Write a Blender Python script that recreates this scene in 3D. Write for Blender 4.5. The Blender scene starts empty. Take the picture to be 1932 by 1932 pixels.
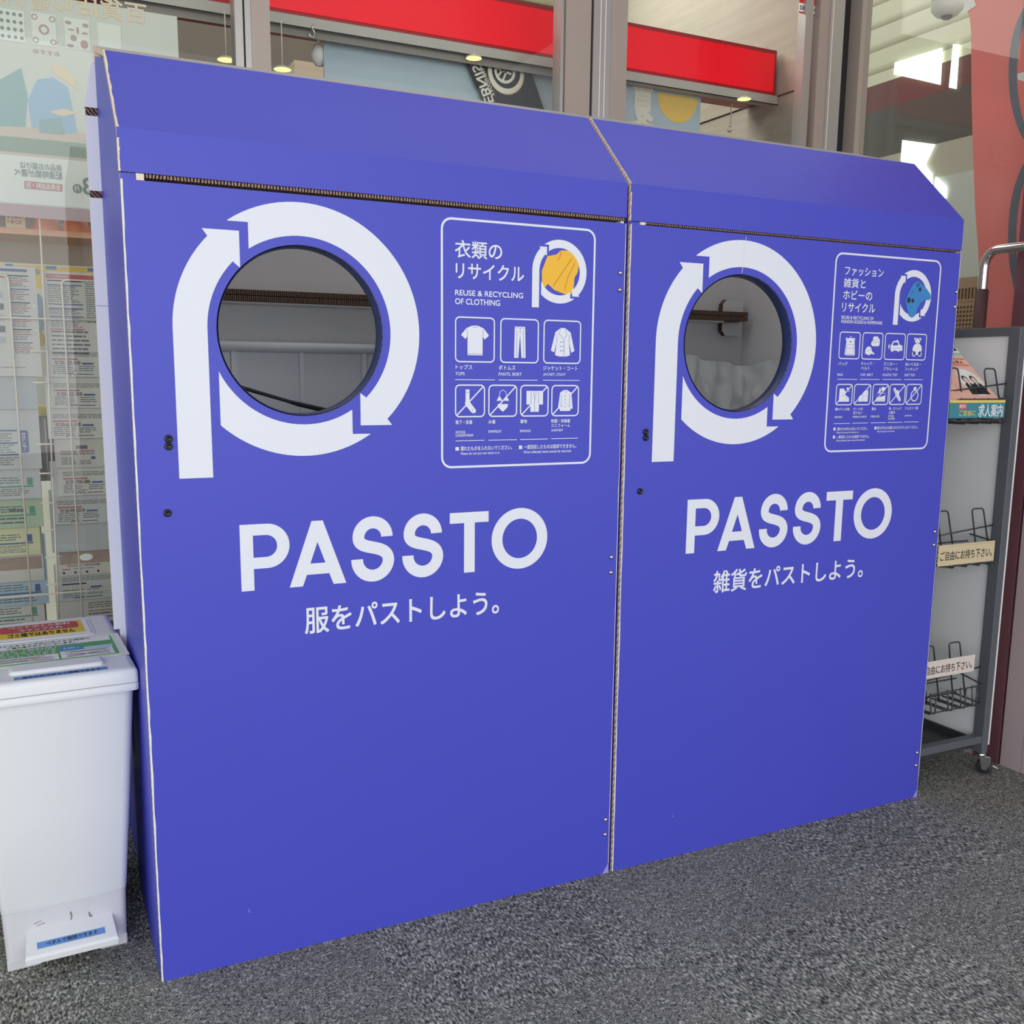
import bpy, bmesh, math, random
from mathutils import Vector, Matrix
from mathutils.geometry import tessellate_polygon

random.seed(7)
S = bpy.context.scene
COL = S.collection
PI = math.pi

# ------------------------------------------------------------------ camera
cam_d = bpy.data.cameras.new('camera')
cam = bpy.data.objects.new('camera', cam_d)
COL.objects.link(cam)
cam_d.sensor_width = 36.0
cam_d.sensor_fit = 'HORIZONTAL'
cam_d.lens = 1866.96 / 1932 * 36.0
cam_d.shift_y = 47.81 / 1932
cam_d.clip_start = 0.02
rt, fw, up = ((0.89795, -0.439977, 0.010279), (0.435604, 0.885211, -0.163253), (0.062728, 0.15107, 0.986531))
cam.matrix_world = Matrix(((rt[0], up[0], -fw[0], -0.162), (rt[1], up[1], -fw[1], -1.7544),
                           (rt[2], up[2], -fw[2], 1.1002), (0, 0, 0, 1)))
S.camera = cam

# ------------------------------------------------------------------ world, lights, exposure
S.view_settings.view_transform = 'Standard'
S.view_settings.look = 'None'
S.view_settings.exposure = 0.24
S.view_settings.gamma = 1.0
S.view_settings.use_curve_mapping = False
S.cycles.use_denoising = True
S.cycles.max_bounces = 8
S.cycles.transparent_max_bounces = 16
S.cycles.sample_clamp_indirect = 6.0
W_ = bpy.data.worlds.new('daylight')
S.world = W_
W_.use_nodes = True
bg = W_.node_tree.nodes['Background']
bg.inputs[0].default_value = (0.93, 0.97, 1.0, 1)
bg.inputs[1].default_value = 1.0


def area(name, loc, target, sx, sy, power, col=(1, 1, 1)):
    d = bpy.data.lights.new(name, 'AREA')
    d.shape = 'RECTANGLE'
    d.size, d.size_y, d.energy, d.color = sx, sy, power, col
    o = bpy.data.objects.new(name, d)
    COL.objects.link(o)
    o.location = loc
    o.rotation_euler = (Vector(target) - Vector(loc)).to_track_quat('-Z', 'Y').to_euler()
    return o


# daylight through the glazed front of the vestibule, behind and left of the camera
area('daylight_front', (-2.4, -8.0, 2.3), (0.6, 0, 0.8), 12.0, 4.4, 330, (0.97, 0.99, 1.0))
# added fill light, unseen, to brighten the box interiors and roof slopes
area('fill_light_over_boxes', (0.9, 0.25, 2.735), (0.9, 0.25, 0), 2.6, 0.6, 4.6, (1.0, 0.98, 0.95))
# ceiling lamps inside the shop
area('shop_ceiling_lamp', (0.9, 1.75, 2.82), (0.9, 1.75, 0), 2.6, 0.9, 24, (1.0, 0.95, 0.86))


# ------------------------------------------------------------------ materials
def lin(c):
    c /= 255.0
    return c / 12.92 if c <= 0.04045 else ((c + 0.055) / 1.055) ** 2.4


def mat(name, rgb, rough=0.5, metal=0.0, spec=0.5, var=0.0, vscale=30, bump=0.0, bscale=200, emit=0.0):
    """rgb = sRGB 0-255; var = procedural brightness variation"""
    m = bpy.data.materials.new(name)
    m.use_nodes = True
    nt = m.node_tree
    b = nt.nodes['Principled BSDF']
    c = (lin(rgb[0]), lin(rgb[1]), lin(rgb[2]), 1)
    b.inputs['Base Color'].default_value = c
    b.inputs['Roughness'].default_value = rough
    b.inputs['Metallic'].default_value = metal
    b.inputs['Specular IOR Level'].default_value = spec
    if var or bump:
        tc = nt.nodes.new('ShaderNodeTexCoord')
    if var:
        n = nt.nodes.new('ShaderNodeTexNoise')
        n.inputs['Scale'].default_value = vscale
        n.inputs['Detail'].default_value = 4
        nt.links.new(tc.outputs['Object'], n.inputs['Vector'])
        mx = nt.nodes.new('ShaderNodeMix')
        mx.data_type = 'RGBA'
        mx.inputs['A'].default_value = tuple(v * (1 - var) for v in c[:3]) + (1,)
        mx.inputs['B'].default_value = tuple(min(1, v * (1 + var)) for v in c[:3]) + (1,)
        nt.links.new(n.outputs['Fac'], mx.inputs['Factor'])
        nt.links.new(mx.outputs['Result'], b.inputs['Base Color'])
    if bump:
        n2 = nt.nodes.new('ShaderNodeTexNoise')
        n2.inputs['Scale'].default_value = bscale
        n2.inputs['Detail'].default_value = 3
        nt.links.new(tc.outputs['Object'], n2.inputs['Vector'])
        bp = nt.nodes.new('ShaderNodeBump')
        bp.inputs['Strength'].default_value = bump
        bp.inputs['Distance'].default_value = 0.002
        nt.links.new(n2.outputs['Fac'], bp.inputs['Height'])
        nt.links.new(bp.outputs['Normal'], b.inputs['Normal'])
    if emit:
        b.inputs['Emission Color'].default_value = c
        b.inputs['Emission Strength'].default_value = emit
    return m


def corrugated(name, light, dark, scale, axis):
    """cut edge of corrugated board: fluting stripes across one axis"""
    m = bpy.data.materials.new(name)
    m.use_nodes = True
    nt = m.node_tree
    b = nt.nodes['Principled BSDF']
    b.inputs['Roughness'].default_value = 0.85
    b.inputs['Specular IOR Level'].default_value = 0.15
    g = nt.nodes.new('ShaderNodeNewGeometry')
    w = nt.nodes.new('ShaderNodeTexWave')
    w.bands_direction = axis
    w.inputs['Scale'].default_value = scale
    w.inputs['Distortion'].default_value = 3.0
    w.inputs['Detail'].default_value = 2
    w.inputs['Detail Scale'].default_value = 2.0
    nt.links.new(g.outputs['Position'], w.inputs['Vector'])
    r = nt.nodes.new('ShaderNodeValToRGB')
    r.color_ramp.elements[0].position = 0.3
    r.color_ramp.elements[1].position = 0.75
    r.color_ramp.elements[0].color = tuple(lin(v) for v in dark) + (1,)
    r.color_ramp.elements[1].color = tuple(lin(v) for v in light) + (1,)
    nt.links.new(w.outputs['Fac'], r.inputs['Fac'])
    nt.links.new(r.outputs['Color'], b.inputs['Base Color'])
    return m


def glass_mat(name, tint=(0.965, 0.98, 0.97), f0=0.022):
    m = bpy.data.materials.new(name)
    m.use_nodes = True
    nt = m.node_tree
    nt.nodes.clear()
    o = nt.nodes.new('ShaderNodeOutputMaterial')
    mx = nt.nodes.new('ShaderNodeMixShader')
    t = nt.nodes.new('ShaderNodeBsdfTransparent')
    g = nt.nodes.new('ShaderNodeBsdfGlossy')
    lw = nt.nodes.new('ShaderNodeLayerWeight')
    lw.inputs['Blend'].default_value = 0.5
    pw = nt.nodes.new('ShaderNodeMath'); pw.operation = 'POWER'; pw.inputs[1].default_value = 5.0
    f = nt.nodes.new('ShaderNodeMath'); f.operation = 'MULTIPLY_ADD'; f.inputs[1].default_value = 0.95; f.inputs[2].default_value = f0
    nt.links.new(lw.outputs['Facing'], pw.inputs[0]); nt.links.new(pw.outputs[0], f.inputs[0])
    t.inputs['Color'].default_value = tint + (1,)
    g.inputs['Roughness'].default_value = 0.0
    nt.links.new(f.outputs[0], mx.inputs['Fac'])
    nt.links.new(t.outputs[0], mx.inputs[1])
    nt.links.new(g.outputs[0], mx.inputs[2])
    nt.links.new(mx.outputs[0], o.inputs['Surface'])
    return m


def carpet_mat():
    m = bpy.data.materials.new('carpet_tiles')
    m.use_nodes = True
    nt = m.node_tree
    N, L = nt.nodes, nt.links
    b = N['Principled BSDF']
    b.inputs['Roughness'].default_value = 0.95
    b.inputs['Specular IOR Level'].default_value = 0.1
    g = N.new('ShaderNodeNewGeometry')
    ck = N.new('ShaderNodeTexChecker')
    ck.inputs['Scale'].default_value = 2.0
    off = N.new('ShaderNodeVectorMath')
    off.operation = 'ADD'
    off.inputs[1].default_value = (0.113, 0.34, 0.25)
    L.new(g.outputs['Position'], off.inputs[0])
    L.new(off.outputs[0], ck.inputs['Vector'])
    ck.inputs['Color1'].default_value = (1, 1, 1, 1)
    ck.inputs['Color2'].default_value = (0, 0, 0, 1)

    def noise(vec_scale, scale, detail, dist):
        mp = N.new('ShaderNodeMapping')
        mp.inputs['Scale'].default_value = vec_scale
        L.new(g.outputs['Position'], mp.inputs['Vector'])
        n = N.new('ShaderNodeTexNoise')
        n.inputs['Scale'].default_value = scale
        n.inputs['Detail'].default_value = detail
        n.inputs['Distortion'].default_value = dist
        L.new(mp.outputs[0], n.inputs['Vector'])
        return n.outputs['Fac']
    loops = noise((1, 1, 1), 175, 3, 1.7)
    ribs = noise((1.0, 0.42, 1), 235, 3, 0.6)
    patches = noise((0.8, 1.7, 1), 30, 2, 0.3)
    big = noise((1, 1, 1), 3.0, 2, 0)
    mr = N.new('ShaderNodeMix')
    L.new(ck.outputs['Fac'], mr.inputs['Factor'])
    L.new(loops, mr.inputs['A'])
    L.new(ribs, mr.inputs['B'])
    # ribbed tiles also carry darker cut rows
    m1 = N.new('ShaderNodeMath'); m1.operation = 'SUBTRACT'
    L.new(patches, m1.inputs[0]); m1.inputs[1].default_value = 0.5
    m2 = N.new('ShaderNodeMath'); m2.operation = 'MULTIPLY'
    L.new(m1.outputs[0], m2.inputs[0]); L.new(ck.outputs['Fac'], m2.inputs[1])
    m3 = N.new('ShaderNodeMath'); m3.operation = 'MULTIPLY_ADD'
    L.new(m2.outputs[0], m3.inputs[0]); m3.inputs[1].default_value = 0.22
    L.new(mr.outputs['Result'], m3.inputs[2])
    m4 = N.new('ShaderNodeMath'); m4.operation = 'MULTIPLY_ADD'
    L.new(big, m4.inputs[0]); m4.inputs[1].default_value = 0.06
    L.new(m3.outputs[0], m4.inputs[2])
    r = N.new('ShaderNodeValToRGB')
    e = r.color_ramp.elements
    e[0].position, e[1].position = 0.36, 0.74
    e[0].color = (lin(56), lin(57), lin(56), 1)
    e[1].color = (lin(216), lin(214), lin(202), 1)
    mid = e.new(0.55)
    mid.color = (lin(128), lin(128), lin(122), 1)
    L.new(m4.outputs[0], r.inputs['Fac'])
    L.new(r.outputs['Color'], b.inputs['Base Color'])
    bp = N.new('ShaderNodeBump')
    bp.inputs['Strength'].default_value = 0.7
    bp.inputs['Distance'].default_value = 0.004
    L.new(m3.outputs[0], bp.inputs['Height'])
    L.new(bp.outputs['Normal'], b.inputs['Normal'])
    return m


def slat_mat(name, rgb, dark, scale):
    m = mat(name, rgb, 0.6)
    nt = m.node_tree
    b = nt.nodes['Principled BSDF']
    g = nt.nodes.new('ShaderNodeNewGeometry')
    w = nt.nodes.new('ShaderNodeTexWave')
    w.bands_direction = 'Z'
    w.wave_profile = 'SAW'
    w.inputs['Scale'].default_value = scale
    w.inputs['Distortion'].default_value = 0.15
    nt.links.new(g.outputs['Position'], w.inputs['Vector'])
    r = nt.nodes.new('ShaderNodeValToRGB')
    r.color_ramp.elements[0].position = 0.0
    r.color_ramp.elements[1].position = 0.35
    r.color_ramp.elements[0].color = tuple(lin(v) for v in dark) + (1,)
    r.color_ramp.elements[1].color = tuple(lin(v) for v in rgb) + (1,)
    nt.links.new(w.outputs['Fac'], r.inputs['Fac'])
    nt.links.new(r.outputs['Color'], b.inputs['Base Color'])
    return m


def brushed_mat(name, rgb, amount=0.12):
    """panel with long grain running into the shop"""
    m = mat(name, rgb, 0.55, spec=0.3)
    nt = m.node_tree
    b = nt.nodes['Principled BSDF']
    g = nt.nodes.new('ShaderNodeNewGeometry')
    mp = nt.nodes.new('ShaderNodeMapping')
    mp.inputs['Scale'].default_value = (6, 3, 45)
    nt.links.new(g.outputs['Position'], mp.inputs['Vector'])
    n = nt.nodes.new('ShaderNodeTexNoise')
    n.inputs['Scale'].default_value = 1.0
    n.inputs['Detail'].default_value = 5
    nt.links.new(mp.outputs[0], n.inputs['Vector'])
    mx = nt.nodes.new('ShaderNodeMix')
    mx.data_type = 'RGBA'
    c = [lin(v) for v in rgb]
    mx.inputs['A'].default_value = tuple(v * (1 - amount) for v in c) + (1,)
    mx.inputs['B'].default_value = tuple(min(1, v * (1 + amount)) for v in c) + (1,)
    nt.links.new(n.outputs['Fac'], mx.inputs['Factor'])
    nt.links.new(mx.outputs['Result'], b.inputs['Base Color'])
    return m


BLUE = mat('blue_print', (73, 77, 192), 0.42, spec=0.38, var=0.02, vscale=6, bump=0.05, bscale=60)
WHITEP = mat('white_print', (228, 230, 240), 0.45, spec=0.35)
BOARD = mat('white_board', (222, 222, 228), 0.6, spec=0.3, var=0.015, vscale=20)
BOARDSH = mat('shaded_white_board', (158, 158, 160), 0.7, spec=0.2)  # unprinted white board, its shadow put into the grey
INNER = mat('inner_board', (236, 236, 238), 0.75, spec=0.2, var=0.03, vscale=9)
KRAFT = corrugated('kraft_edge', (246, 228, 206), (208, 172, 144), 42, 'DIAGONAL')
KRAFTP = mat('kraft_paper', (238, 222, 200), 0.85, spec=0.1, var=0.06, vscale=60)
FLUTE = corrugated('open_flutes', (150, 122, 108), (44, 33, 33), 62, 'X')
FLUTEL = corrugated('roof_open_flutes', (168, 140, 126), (46, 36, 36), 58, 'X')
FLUTEY = corrugated('open_flutes_side', (140, 112, 98), (38, 28, 28), 75, 'DIAGONAL')
RIMB = mat('hole_rim_blue', (52, 66, 118), 0.4, spec=0.4)
LILAC = mat('worn_blue', (150, 148, 222), 0.6)
BLACKP = mat('black_plastic', (22, 26, 34), 0.3)
BLACKM = mat('black_matt', (34, 34, 38), 0.6)
SILVER = mat('silver_metal', (205, 206, 208), 0.22, metal=1.0)
CHROME = mat('chrome', (225, 225, 228), 0.06, metal=1.0)
ALU = mat('anodised_aluminium', (176, 172, 168), 0.35, metal=0.6, var=0.03, vscale=40)
TAUPE = mat('taupe_frame', (166, 152, 142), 0.45, metal=0.25, var=0.03, vscale=15)
BRONZE = mat('bronze_frame', (182, 164, 168), 0.38, metal=0.1, var=0.06, vscale=10)
BRONZESH = mat('shaded_bronze_frame', (112, 72, 82), 0.35, metal=0.1, var=0.06, vscale=8)  # same bronze as the door, shadow and reflection put into the colour
GAP = mat('black_gasket', (26, 24, 24), 0.7)
GLASS = glass_mat('window_glass')
CARPET = carpet_mat()
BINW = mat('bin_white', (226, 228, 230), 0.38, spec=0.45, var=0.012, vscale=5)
BINSHADE = mat('shaded_bin_white', (206, 205, 210), 0.5, spec=0.4, var=0.05, vscale=22)  # bin white with the shade of its inset base put into the colour
SCUFF = mat('scuff_mark', (120, 118, 112), 0.8)
PAPER = mat('white_paper', (232, 232, 228), 0.7, spec=0.2)
YELLOW = mat('yellow_paper', (228, 196, 62), 0.6)
REDP = mat('red_print', (184, 66, 72), 0.55)
GREENP = mat('green_print', (92, 160, 96), 0.55)
PALEG = mat('pale_green_print', (212, 234, 204), 0.6)
TAPEB = mat('blue_tape', (98, 142, 204), 0.5)
INK = mat('black_ink', (38, 36, 40), 0.7)
SKYB = mat('sky_blue_print', (70, 142, 206), 0.55)
STEEL = mat('dark_grey_steel', (96, 100, 106), 0.45, metal=0.15, var=0.03, vscale=20)
STEELD = mat('dark_tray', (58, 60, 64), 0.5)
WIREB = mat('black_wire', (60, 62, 66), 0.4)
PANELW = mat('rack_white_panel', (226, 228, 230), 0.35, spec=0.4)
RUBBER = mat('black_rubber', (44, 46, 50), 0.6)
CREAMP = mat('cream_plastic', (226, 220, 205), 0.5)
CREAMW = mat('cream_wire', (222, 208, 190), 0.4)
REDSIGN = mat('red_sign_face', (228, 12, 34), 0.35, emit=0.35)
REDEDGE = mat('red_sign_edge', (168, 44, 48), 0.4)


# ------------------------------------------------------------------ mesh helpers
class MB:
    def __init__(self):
        self.v, self.f, self.m, self.s, self.mats = [], [], [], [], []

    def mi(self, m):
        if m not in self.mats:
            self.mats.append(m)
        return self.mats.index(m)

    def add(self, vs, fs, m, smooth=False):
        o = len(self.v)
        self.v += [tuple(v) for v in vs]
        k = self.mi(m)
        for f in fs:
            self.f.append([o + i for i in f])
            self.m.append(k)
            self.s.append(smooth)
        return self

    def box(self, x0, x1, y0, y1, z0, z1, m):
        x0, x1 = sorted((x0, x1)); y0, y1 = sorted((y0, y1)); z0, z1 = sorted((z0, z1))
        vs = [(x, y, z) for x in (x0, x1) for y in (y0, y1) for z in (z0, z1)]
        fs = [(0, 1, 3, 2), (4, 6, 7, 5), (0, 4, 5, 1), (2, 3, 7, 6), (0, 2, 6, 4), (1, 5, 7, 3)]
        return self.add(vs, fs, m)

    def quad(self, pts, m):
        return self.add(pts, [tuple(range(len(pts)))], m)

    def shape(self, polys, O, U, V, m, depth=None, side=None, back=None):
        """flat outline(s) (with holes) in plane O+U*u+V*v; depth = vector that gives it thickness"""
        O, U, V = Vector(O), Vector(U), Vector(V)
        loops = [[Vector((a, b, 0)) for a, b in p] for p in polys]
        tris = tessellate_polygon(loops)
        flat = [O + U * q.x + V * q.y for l in loops for q in l]
        self.add(flat, tris, m)
        if depth is not None:
            D = Vector(depth)
            self.add([q + D for q in flat], tris, back or m)
            for l in loops:
                n = len(l)
                a = [O + U * q.x + V * q.y for q in l]
                self.add(a + [q + D for q in a], [(i, (i + 1) % n, n + (i + 1) % n, n + i) for i in range(n)], side or m)
        return self

    def tube(self, path, r, m, seg=10, closed=False):
        P = [Vector(p) for p in path]
        n = len(P)
        vs, fs = [], []
        prev = None
        for i in range(n):
            if closed:
                t = (P[(i + 1) % n] - P[i - 1]).normalized()
            else:
                t = (P[min(i + 1, n - 1)] - P[max(i - 1, 0)]).normalized()
            if prev is None:
                a = Vector((0, 0, 1)) if abs(t.z) < 0.9 else Vector((1, 0, 0))
                u = t.cross(a).normalized()
            else:
                u = (prev - t * prev.dot(t)).normalized()
            prev = u
            w = t.cross(u)
            for k in range(seg):
                an = 2 * PI * k / seg
                vs.append(P[i] + (u * math.cos(an) + w * math.sin(an)) * r)
        for i in range(n if closed else n - 1):
            j = (i + 1) % n
            for k in range(seg):
                fs.append((i * seg + k, i * seg + (k + 1) % seg, j * seg + (k + 1) % seg, j * seg + k))
        if not closed:
            fs += [tuple(range(seg)), tuple(range((n - 1) * seg, n * seg))]
        return self.add(vs, fs, m, True)

    def lathe(self, prof, O, A, m, seg=24):
        """prof = (radius, height) along axis A from O"""
        O, A = Vector(O), Vector(A).normalized()
        a = Vector((0, 0, 1)) if abs(A.z) < 0.9 else Vector((1, 0, 0))
        u = A.cross(a).normalized(); w = A.cross(u)
        vs, fs = [], []
        for r, h in prof:
            for k in range(seg):
                an = 2 * PI * k / seg
                vs.append(O + A * h + (u * math.cos(an) + w * math.sin(an)) * r)
        for i in range(len(prof) - 1):
            for k in range(seg):
                fs.append((i * seg + k, i * seg + (k + 1) % seg, (i + 1) * seg + (k + 1) % seg, (i + 1) * seg + k))
        fs += [tuple(range(seg)), tuple(range((len(prof) - 1) * seg, len(prof) * seg))]
        return self.add(vs, fs, m, True)

    def loft(self, rings, m, smooth=True, caps=True):
        n = len(rings[0])
        vs = [v for r in rings for v in r]
        fs = []
        for i in range(len(rings) - 1):
            for k in range(n):
                fs.append((i * n + k, i * n + (k + 1) % n, (i + 1) * n + (k + 1) % n, (i + 1) * n + k))
        self.add(vs, fs, m, smooth)
        if caps:
            self.add(rings[0], [tuple(range(n))], m)
            self.add(rings[-1], [tuple(range(n))], m)
        return self

    def text(self, s, O, U, V, x0, x1, z0, z1, m, bold=0.0, by=None):
        """writing fitted into x0..x1, z0..z1 of a plane (x0 > x1 = seen from its back)"""
        vs, fs = text_mesh(s)
        ax = min(v[0] for v in vs); bx = max(v[0] for v in vs)
        ay = min(v[1] for v in vs); by_ = max(v[1] for v in vs)
        O, U, V = Vector(O), Vector(U), Vector(V)
        d = bold * abs(z1 - z0) / (by_ - ay) * 0.75
        k = 0.7071 * d
        # heavier strokes = the same glyphs laid over each other a hair apart
        N = U.cross(V).normalized()
        if N.dot(Vector((-.162, -1.754, 1.1)) - O) < 0: N = -N
        for i, (du, dv) in enumerate(((0, 0),) if not d else ((0, 0), (k, k), (-k, k), (k, -k), (-k, -k))):
            pts = [O + N * (i * 4e-5) + U * (x0 + du + (x1 - x0) * (v[0] - ax) / (bx - ax)) + V * (z0 + dv + (z1 - z0) * (v[1] - ay) / (by_ - ay)) for v in vs]
            self.add(pts, fs, m)
        return self


_TXT = {}


def text_mesh(s):
    key = s
    if key not in _TXT:
        c = bpy.data.curves.new('t', 'FONT')
        c.body = s
        c.resolution_u = 4
        c.fill_mode = 'FRONT'
        o = bpy.data.objects.new('t', c)
        COL.objects.link(o)
        dg = bpy.context.evaluated_depsgraph_get()
        me = o.evaluated_get(dg).to_mesh()
        _TXT[key] = ([tuple(v.co) for v in me.vertices], [tuple(p.vertices) for p in me.polygons])
        o.evaluated_get(dg).to_mesh_clear()
        bpy.data.objects.remove(o)
        bpy.data.curves.remove(c)
    return _TXT[key]


BASE = {}


def thing(name, label, cat, loc=(0, 0, 0), group=None):
    o = bpy.data.objects.new(name, None)
    o.empty_display_size = 0.05
    COL.objects.link(o)
    o.location = loc
    BASE[o] = Vector(loc)
    o['label'] = label
    o['category'] = cat
    if group:
        o['group'] = group
    return o


def obj(name, mb, parent=None, label=None, cat=None, group=None, kind=None, loc=None, bevel=0):
    """links the builder as ONE mesh object; coordinates are given in the room's frame"""
    if parent is not None:
        base = BASE[parent]
    else:
        base = Vector(loc) if loc else Vector((0, 0, 0))
        if not loc and not kind and mb.v:
            xs, ys, zs = zip(*mb.v)
            base = Vector(((min(xs) + max(xs)) / 2, (min(ys) + max(ys)) / 2, min(zs)))
    me = bpy.data.meshes.new(name)
    me.from_pydata([tuple(Vector(v) - base) for v in mb.v], [], mb.f)
    for m in mb.mats:
        me.materials.append(m)
    me.polygons.foreach_set('material_index', mb.m)
    me.polygons.foreach_set('use_smooth', mb.s)
    bm = bmesh.new()
    bm.from_mesh(me)
    bmesh.ops.recalc_face_normals(bm, faces=bm.faces)
    bm.to_mesh(me)
    bm.free()
    o = bpy.data.objects.new(name, me)
    COL.objects.link(o)
    if parent is not None:
        o.parent = parent
    else:
        o.location = base
    BASE[o] = base
    if label: o['label'] = label
    if cat: o['category'] = cat
    if group: o['group'] = group
    if kind: o['kind'] = kind
    if bevel:
        md = o.modifiers.new('bevel', 'BEVEL')
        md.width = bevel
        md.segments = 2
        md.limit_method = 'ANGLE'
    return o


X1, Y1, Z1 = Vector((1, 0, 0)), Vector((0, 1, 0)), Vector((0, 0, 1))


def arc(cx, cz, r, a0, a1, n=40):
    return [(cx + r * math.cos(math.radians(a0 + (a1 - a0) * i / n)), cz + r * math.sin(math.radians(a0 + (a1 - a0) * i / n))) for i in range(n + 1)]


def ang(c, q):
    return math.degrees(math.atan2(q[1] - c[1], q[0] - c[0]))


def rrect(x0, x1, z0, z1, r, n=6):
    return arc(x1 - r, z1 - r, r, 0, 90, n) + arc(x0 + r, z1 - r, r, 90, 180, n) + arc(x0 + r, z0 + r, r, 180, 270, n) + arc(x1 - r, z0 + r, r, 270, 360, n)


def rrframe(x0, x1, z0, z1, r, t):
    return [rrect(x0, x1, z0, z1, r), rrect(x0 + t, x1 - t, z0 + t, z1 - t, max(r - t, 0.0005))]


def stroke(pts, w):
    """closed outline of a constant-width stroke along pts"""
    L, R = [], []
    n = len(pts)
    for i in range(n):
        a, b = pts[max(i - 1, 0)], pts[min(i + 1, n - 1)]
        dx, dz = b[0] - a[0], b[1] - a[1]
        d = math.hypot(dx, dz) or 1
        nx, nz = -dz / d * w / 2, dx / d * w / 2
        L.append((pts[i][0] + nx, pts[i][1] + nz))
        R.append((pts[i][0] - nx, pts[i][1] - nz))
    return L + R[::-1]


def bez(p0, p1, p2, p3, n=16):
    out = []
    for i in range(n + 1):
        t = i / n
        u = 1 - t
        out.append(tuple(u ** 3 * p0[k] + 3 * u * u * t * p1[k] + 3 * u * t * t * p2[k] + t ** 3 * p3[k] for k in (0, 1)))
    return out


def rbend(path, r, n=6):
    """rounds the corners of a 3-D polyline"""
    P = [Vector(p) for p in path]
    out = [P[0]]
    for i in range(1, len(P) - 1):
        a, b, c = P[i - 1], P[i], P[i + 1]
        d1, d2 = (a - b), (c - b)
        k = min(r, d1.length * 0.49, d2.length * 0.49)
        s, e = b + d1.normalized() * k, b + d2.normalized() * k
        for j in range(n + 1):
            t = j / n
            out.append(s * (1 - t) ** 2 + b * 2 * t * (1 - t) + e * t * t)
    out.append(P[-1])
    return out


# ------------------------------------------------------------------ the setting
def struct(name, mb, parent=None):
    return obj(name, mb, parent, kind=None if parent else 'structure')


fl = MB(); fl.box(-2.6, 6.5, -6.0, 5.2, -0.1, 0.0, CARPET)
struct('floor', fl)
CEIL = mat('ceiling_white', (206, 204, 200), 0.8)
ce = MB(); ce.box(-2.6, 2.36, -2.3, 0.9, 2.75, 2.85, CEIL)
struct('ceiling', ce)

# ------------------------------------------------------------------ the two recycling boxes
W, H, PITCH = 0.950, 1.400, 0.9605
T = 0.008
HC, HR = (0.2874, 1.1691), 0.1469


def logo(mb, c, s, O, m=WHITEP):
    """the ring of three arrows whose first arrow rises from a stem"""
    def q(x, z):
        return (c[0] + (x - HC[0]) * s, c[1] + (z - HC[1]) * s)
    ro, ri = 0.218, 0.162
    def A(r, p0, p1, cw):
        a0, a1 = ang(HC, p0), ang(HC, p1)
        if cw and a1 > a0: a1 -= 360
        if not cw and a1 < a0: a1 += 360
        return arc(HC[0], HC[1], r, a0, a1, 48)
    st = [(0.1254, 0.918)] + [(0.0694, 0.918)] + A(ro, (0.0694, 1.1691), (0.131, 1.321), True)
    st += [(0.131, 1.321), (0.1224, 1.3326), (0.183, 1.3326), (0.183, 1.272), (0.172, 1.281)]
    st += A(ri, (0.172, 1.2825), (0.1254, 1.1691), False)
    main = [(0.1648, 1.3478), (0.1982, 1.3478), (0.1982, 1.3045)] + A(ri, (0.1982, 1.3045), (0.4015, 1.0545), True)
    main += [(0.3905, 1.0625), (0.3905, 1.004), (0.4508, 1.004), (0.4425, 1.0148)] + A(ro, (0.4415, 1.0148), (0.1648, 1.3478), False)
    low = A(ri, (0.1407, 1.0987), (0.375, 1.0325), False) + [(0.3752, 0.9887), (0.409, 0.9885)] + A(ro, (0.409, 0.9885), (0.1407, 1.0068), True)
    for pl in (st, main, low):
        mb.shape([[q(*p) for p in pl]], O, X1, Z1, m)


def pts01(pl, b):
    return [(b[0] + (b[1] - b[0]) * x, b[2] + (b[3] - b[2]) * z) for x, z in pl]


def sline(mb, pl, b, w, O, m):
    mb.shape([stroke(pts01(pl, b), w)], O, X1, Z1, m)


def disc(cx, cz, r, n=16):
    return [(cx + r * math.cos(2 * PI * i / n), cz + r * math.sin(2 * PI * i / n)) for i in range(n)]


def ell(cx, cz, rx, rz, n=24):
    return [(cx + rx * math.cos(2 * PI * i / n), cz + rz * math.sin(2 * PI * i / n)) for i in range(n)]


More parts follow.
